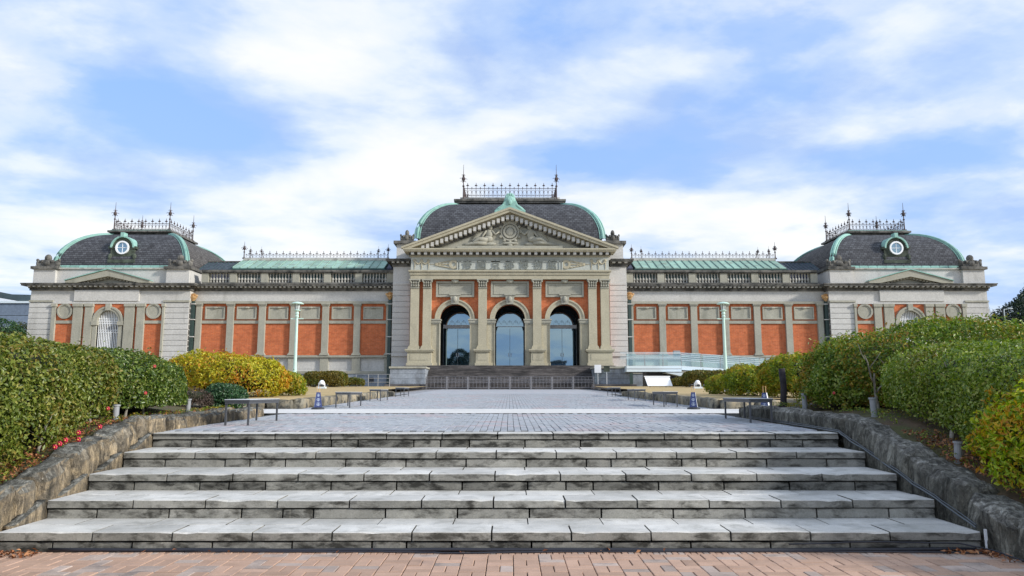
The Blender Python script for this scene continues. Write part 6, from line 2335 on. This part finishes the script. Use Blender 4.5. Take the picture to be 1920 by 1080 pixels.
cable(pw_, .009, 'grey cable climbing the steps against the dark grey wall', M_GREYCABLE, 3)
cable([(x + .02, y + .02, z + .02) for x, y, z in pw_], .006, 'thinner grey cable beside the thick one climbing the steps', M_GREYCABLE, 3)
t = thing('cable_clip', 'small white tag on the cable at the foot of the dark wall', 'tag', (4.43, 7.2, .1))
MB().box(4.42, 4.445, 7.19, 7.2, .12, .22).build('tag_plate', M_WHITE, t)
MB().box(4.425, 4.435, 7.185, 7.205, .05, .12).build('tie', M_WHITE, t)

# ================================================================ BACKGROUND
# blue-grey clad building beyond the lawn
x0_, x1_ = fx(-1010, 118), fx(-880, 118)
zt_ = fz(568.5, 118)
BL = thing('distant_building', 'low blue grey clad building beyond the far end of the museum', 'building', ((x0_ + x1_) / 2, 118, prof(118)))
n_ = 7
for i in range(n_):
    h0, h1 = prof(118) + (zt_ - prof(118)) * i / n_, prof(118) + (zt_ - prof(118)) * (i + 1) / n_
    MB().box(x0_, x1_, 118 - .06, 130, h0 + .04, h1 - .04).build('cladding_panel', M_FARWALL, BL)
MB().box(x0_ + .1, x1_ - .1, 118, 129.9, prof(118), zt_ - .1).build('wall', M_DORMER, BL)
MB().box(x0_ - .3, x1_ + .3, 117.7, 130.3, zt_ - .04, zt_ + .28).build('roof_edge', M_PALEBLUE, BL)
MB().prism([(x0_, zt_ + .28), (x0_ + 6.2, zt_ + .28), (x0_ + 3.5, zt_ + 1.0), (x0_, zt_ + 1.6)], 122, 128).build('roof', M_BENCHTOP, BL)
# hill beyond
g = MB()
cols = 26
for j in range(3):
    pass
grid = []
for j in range(7):
    row = []
    y = 640 + j * 45
    for i in range(cols):
        x = -760 + i * 16
        ridge = fz(546, 760) * (1 - .10 * max(0, (x + 500) / 60) if x > -500 else 1) + noise.noise(Vector((x * .03, y * .01, 2))) * 9 + noise.noise(Vector((x * .12, y * .05, 5))) * 2.5
        k_ = 1 - abs(j - 3) / 3
        row.append((x, y, ridge * (k_ ** .7)))
    grid.append(row)
for j in range(6):
    for i in range(cols - 1):
        g.quad(grid[j][i], grid[j][i + 1], grid[j + 1][i + 1], grid[j + 1][i])
g.build('hill', M_HILL, kind='structure', smooth=True)


def tree(x, y, z, h, rx, n, size, mat, label, seed, trunk_h=.35, e=2.2, amp=.25):
    t = thing('evergreen_tree', label, 'tree', (x, y, z))
    zc0 = z + h * trunk_h * .5
    p, nr = bush_points(n, (x, y), (rx, rx * .8), zc0, z + h, e, amp * rx * .4, 6.0 / rx, rx * .18, seed, 0, rx * .08)
    leaves('crown', p, nr, size, .6, mat, t, 1.0)
    core('light_block_core', (x, y), (rx, rx * .8), zc0, z + h, e, t, M_CORE, .68)
    tk = MB()
    tk.tube([(x, y, z - .2), (x + .1, y, z + h * .4), (x, y, z + h * .8)], [rx * .10, rx * .07, rx * .03], 8)
    for a in range(5):
        an = a * 1.3 + seed
        tk.tube([(x, y, z + h * (.3 + .08 * a)), (x + math.cos(an) * rx * .7, y + math.sin(an) * rx * .5, z + h * (.5 + .08 * a))], [rx * .04, rx * .015], 5)
    tk.build('trunk', M_BARK, t, smooth=True)
    return t


gz_ = prof(100)
tree(67.5, 96, gz_, 11.6, 4.6, 15000, .34, L_PINE, 'dark spreading evergreen behind the far street lamp', 3, .2)
tree(72.5, 99, gz_, 14.6, 4.6, 13000, .36, L_PINE, 'tallest dark evergreen at the picture edge beyond the museum', 5, .2)
tree(62.4, 104, gz_, 7.0, 3.0, 7000, .34, L_PINE, 'low dark evergreen against the end wall of the museum', 7, .1)
# leafless trees
def bare(x, y, z, h, seed, label):
    t = thing('bare_tree', label, 'tree', (x, y, z))
    rr = random.Random(seed)
    tk = MB()
    tw = MB()

    def br(p, d, L, r_, lev):
        q = p + d * L
        (tk if lev < 2 else tw).tube([p, p + d * L * .5 + Vector((rr.uniform(-.1, .1), rr.uniform(-.1, .1), 0)) * L * .3, q], [r_, r_ * .8, r_ * .6], 4)
        if lev > 5: return
        for _ in range(3 if lev < 3 else 2):
            nd = (d + Vector((rr.uniform(-.7, .7), rr.uniform(-.7, .7), rr.uniform(-.1, .6)))).normalized()
            br(q, nd, L * rr.uniform(.6, .82), r_ * .6, lev + 1)
    br(Vector((x, y, z)), Vector((0, 0, 1)), h * .30, h * .02, 0)
    tk.build('trunk', M_BARK, t, smooth=True)
    tw.build('crown', M_BARK, t, kind='stuff')


bare(64.6, 98, gz_, 12.4, 4, 'thin leafless tree rising between museum end and dark evergreens')
bare(61.4, 101, gz_, 9.4, 9, 'small leafless tree close against the museum end wall')
x_ = fx(1886 - 956, 92)
z = prof(92)
t = thing('street_lamp', 'thin far street lamp in front of the dark evergreens', 'street lamp', (x_, 92, z))
H = fz(580, 92) - z
MB().tube([(x_, 92, z), (x_, 92, z + H)], [.09, .06], 7).build('pole', M_MILKY, t)
MB().tube([(x_, 92, z + H), (x_ + .7, 92, z + H + .1)], .04, 5).build('arm', M_MILKY, t)
MB().ell((x_ + .8, 92, z + H + .12), (.35, .18, .10), 8, 5).build('lamp_head', M_MILKY, t)
# garden bushes by the far end wall
bush('garden_bush', 'dark green bush before the blue grey building', 'bush', (fx(-953, 66), 66), (2.3, 1.6), prof(66), fz(603, 66), 9000, .17, L_GRN, e=2.4, amp=.25, depth=.2, seed=21)
bush('garden_bush', 'taller olive bush close to the museum corner', 'bush', (fx(-921, 68.8), 69.2), (1.3, 1.3), prof(66), fz(606, 68), 6000, .17, L_CAM, e=2.3, amp=.2, depth=.2, seed=22)

# added out of view for the doors to mirror: trees and two dark blocks
def far_tree(x, y, h, rx, label, seed):
    return tree(x, y, -.05, h, rx, 5000, .5, L_PINE, label, seed, .25)


far_tree(-12.6, -52, 12.5, 3.2, 'evergreen across the forecourt, mirrored in the glass door nearest the brown wall', 41)
far_tree(-17.0, -50, 10.5, 3.0, 'lower evergreen across the forecourt beside the mirrored one', 42)
t = thing('mirrored_blocks', 'two dark blocks added out of view for the glass doors to mirror', 'building', (0, -48, 0))
MB().box(-14.2, -9.4, -52, -46, 0, 8.2).build('wall', M_FARWALL, t)
MB().box(9.6, 13.8, -52, -46, 0, 9.0).build('wall', M_FARWALL, t)
MB().box(-14.6, -9.0, -52.4, -45.6, 8.2, 8.7).build('roof', M_GRIME_SHADE, t)
MB().box(9.2, 14.2, -52.4, -45.6, 9.0, 9.5).build('roof', M_GRIME_SHADE, t)
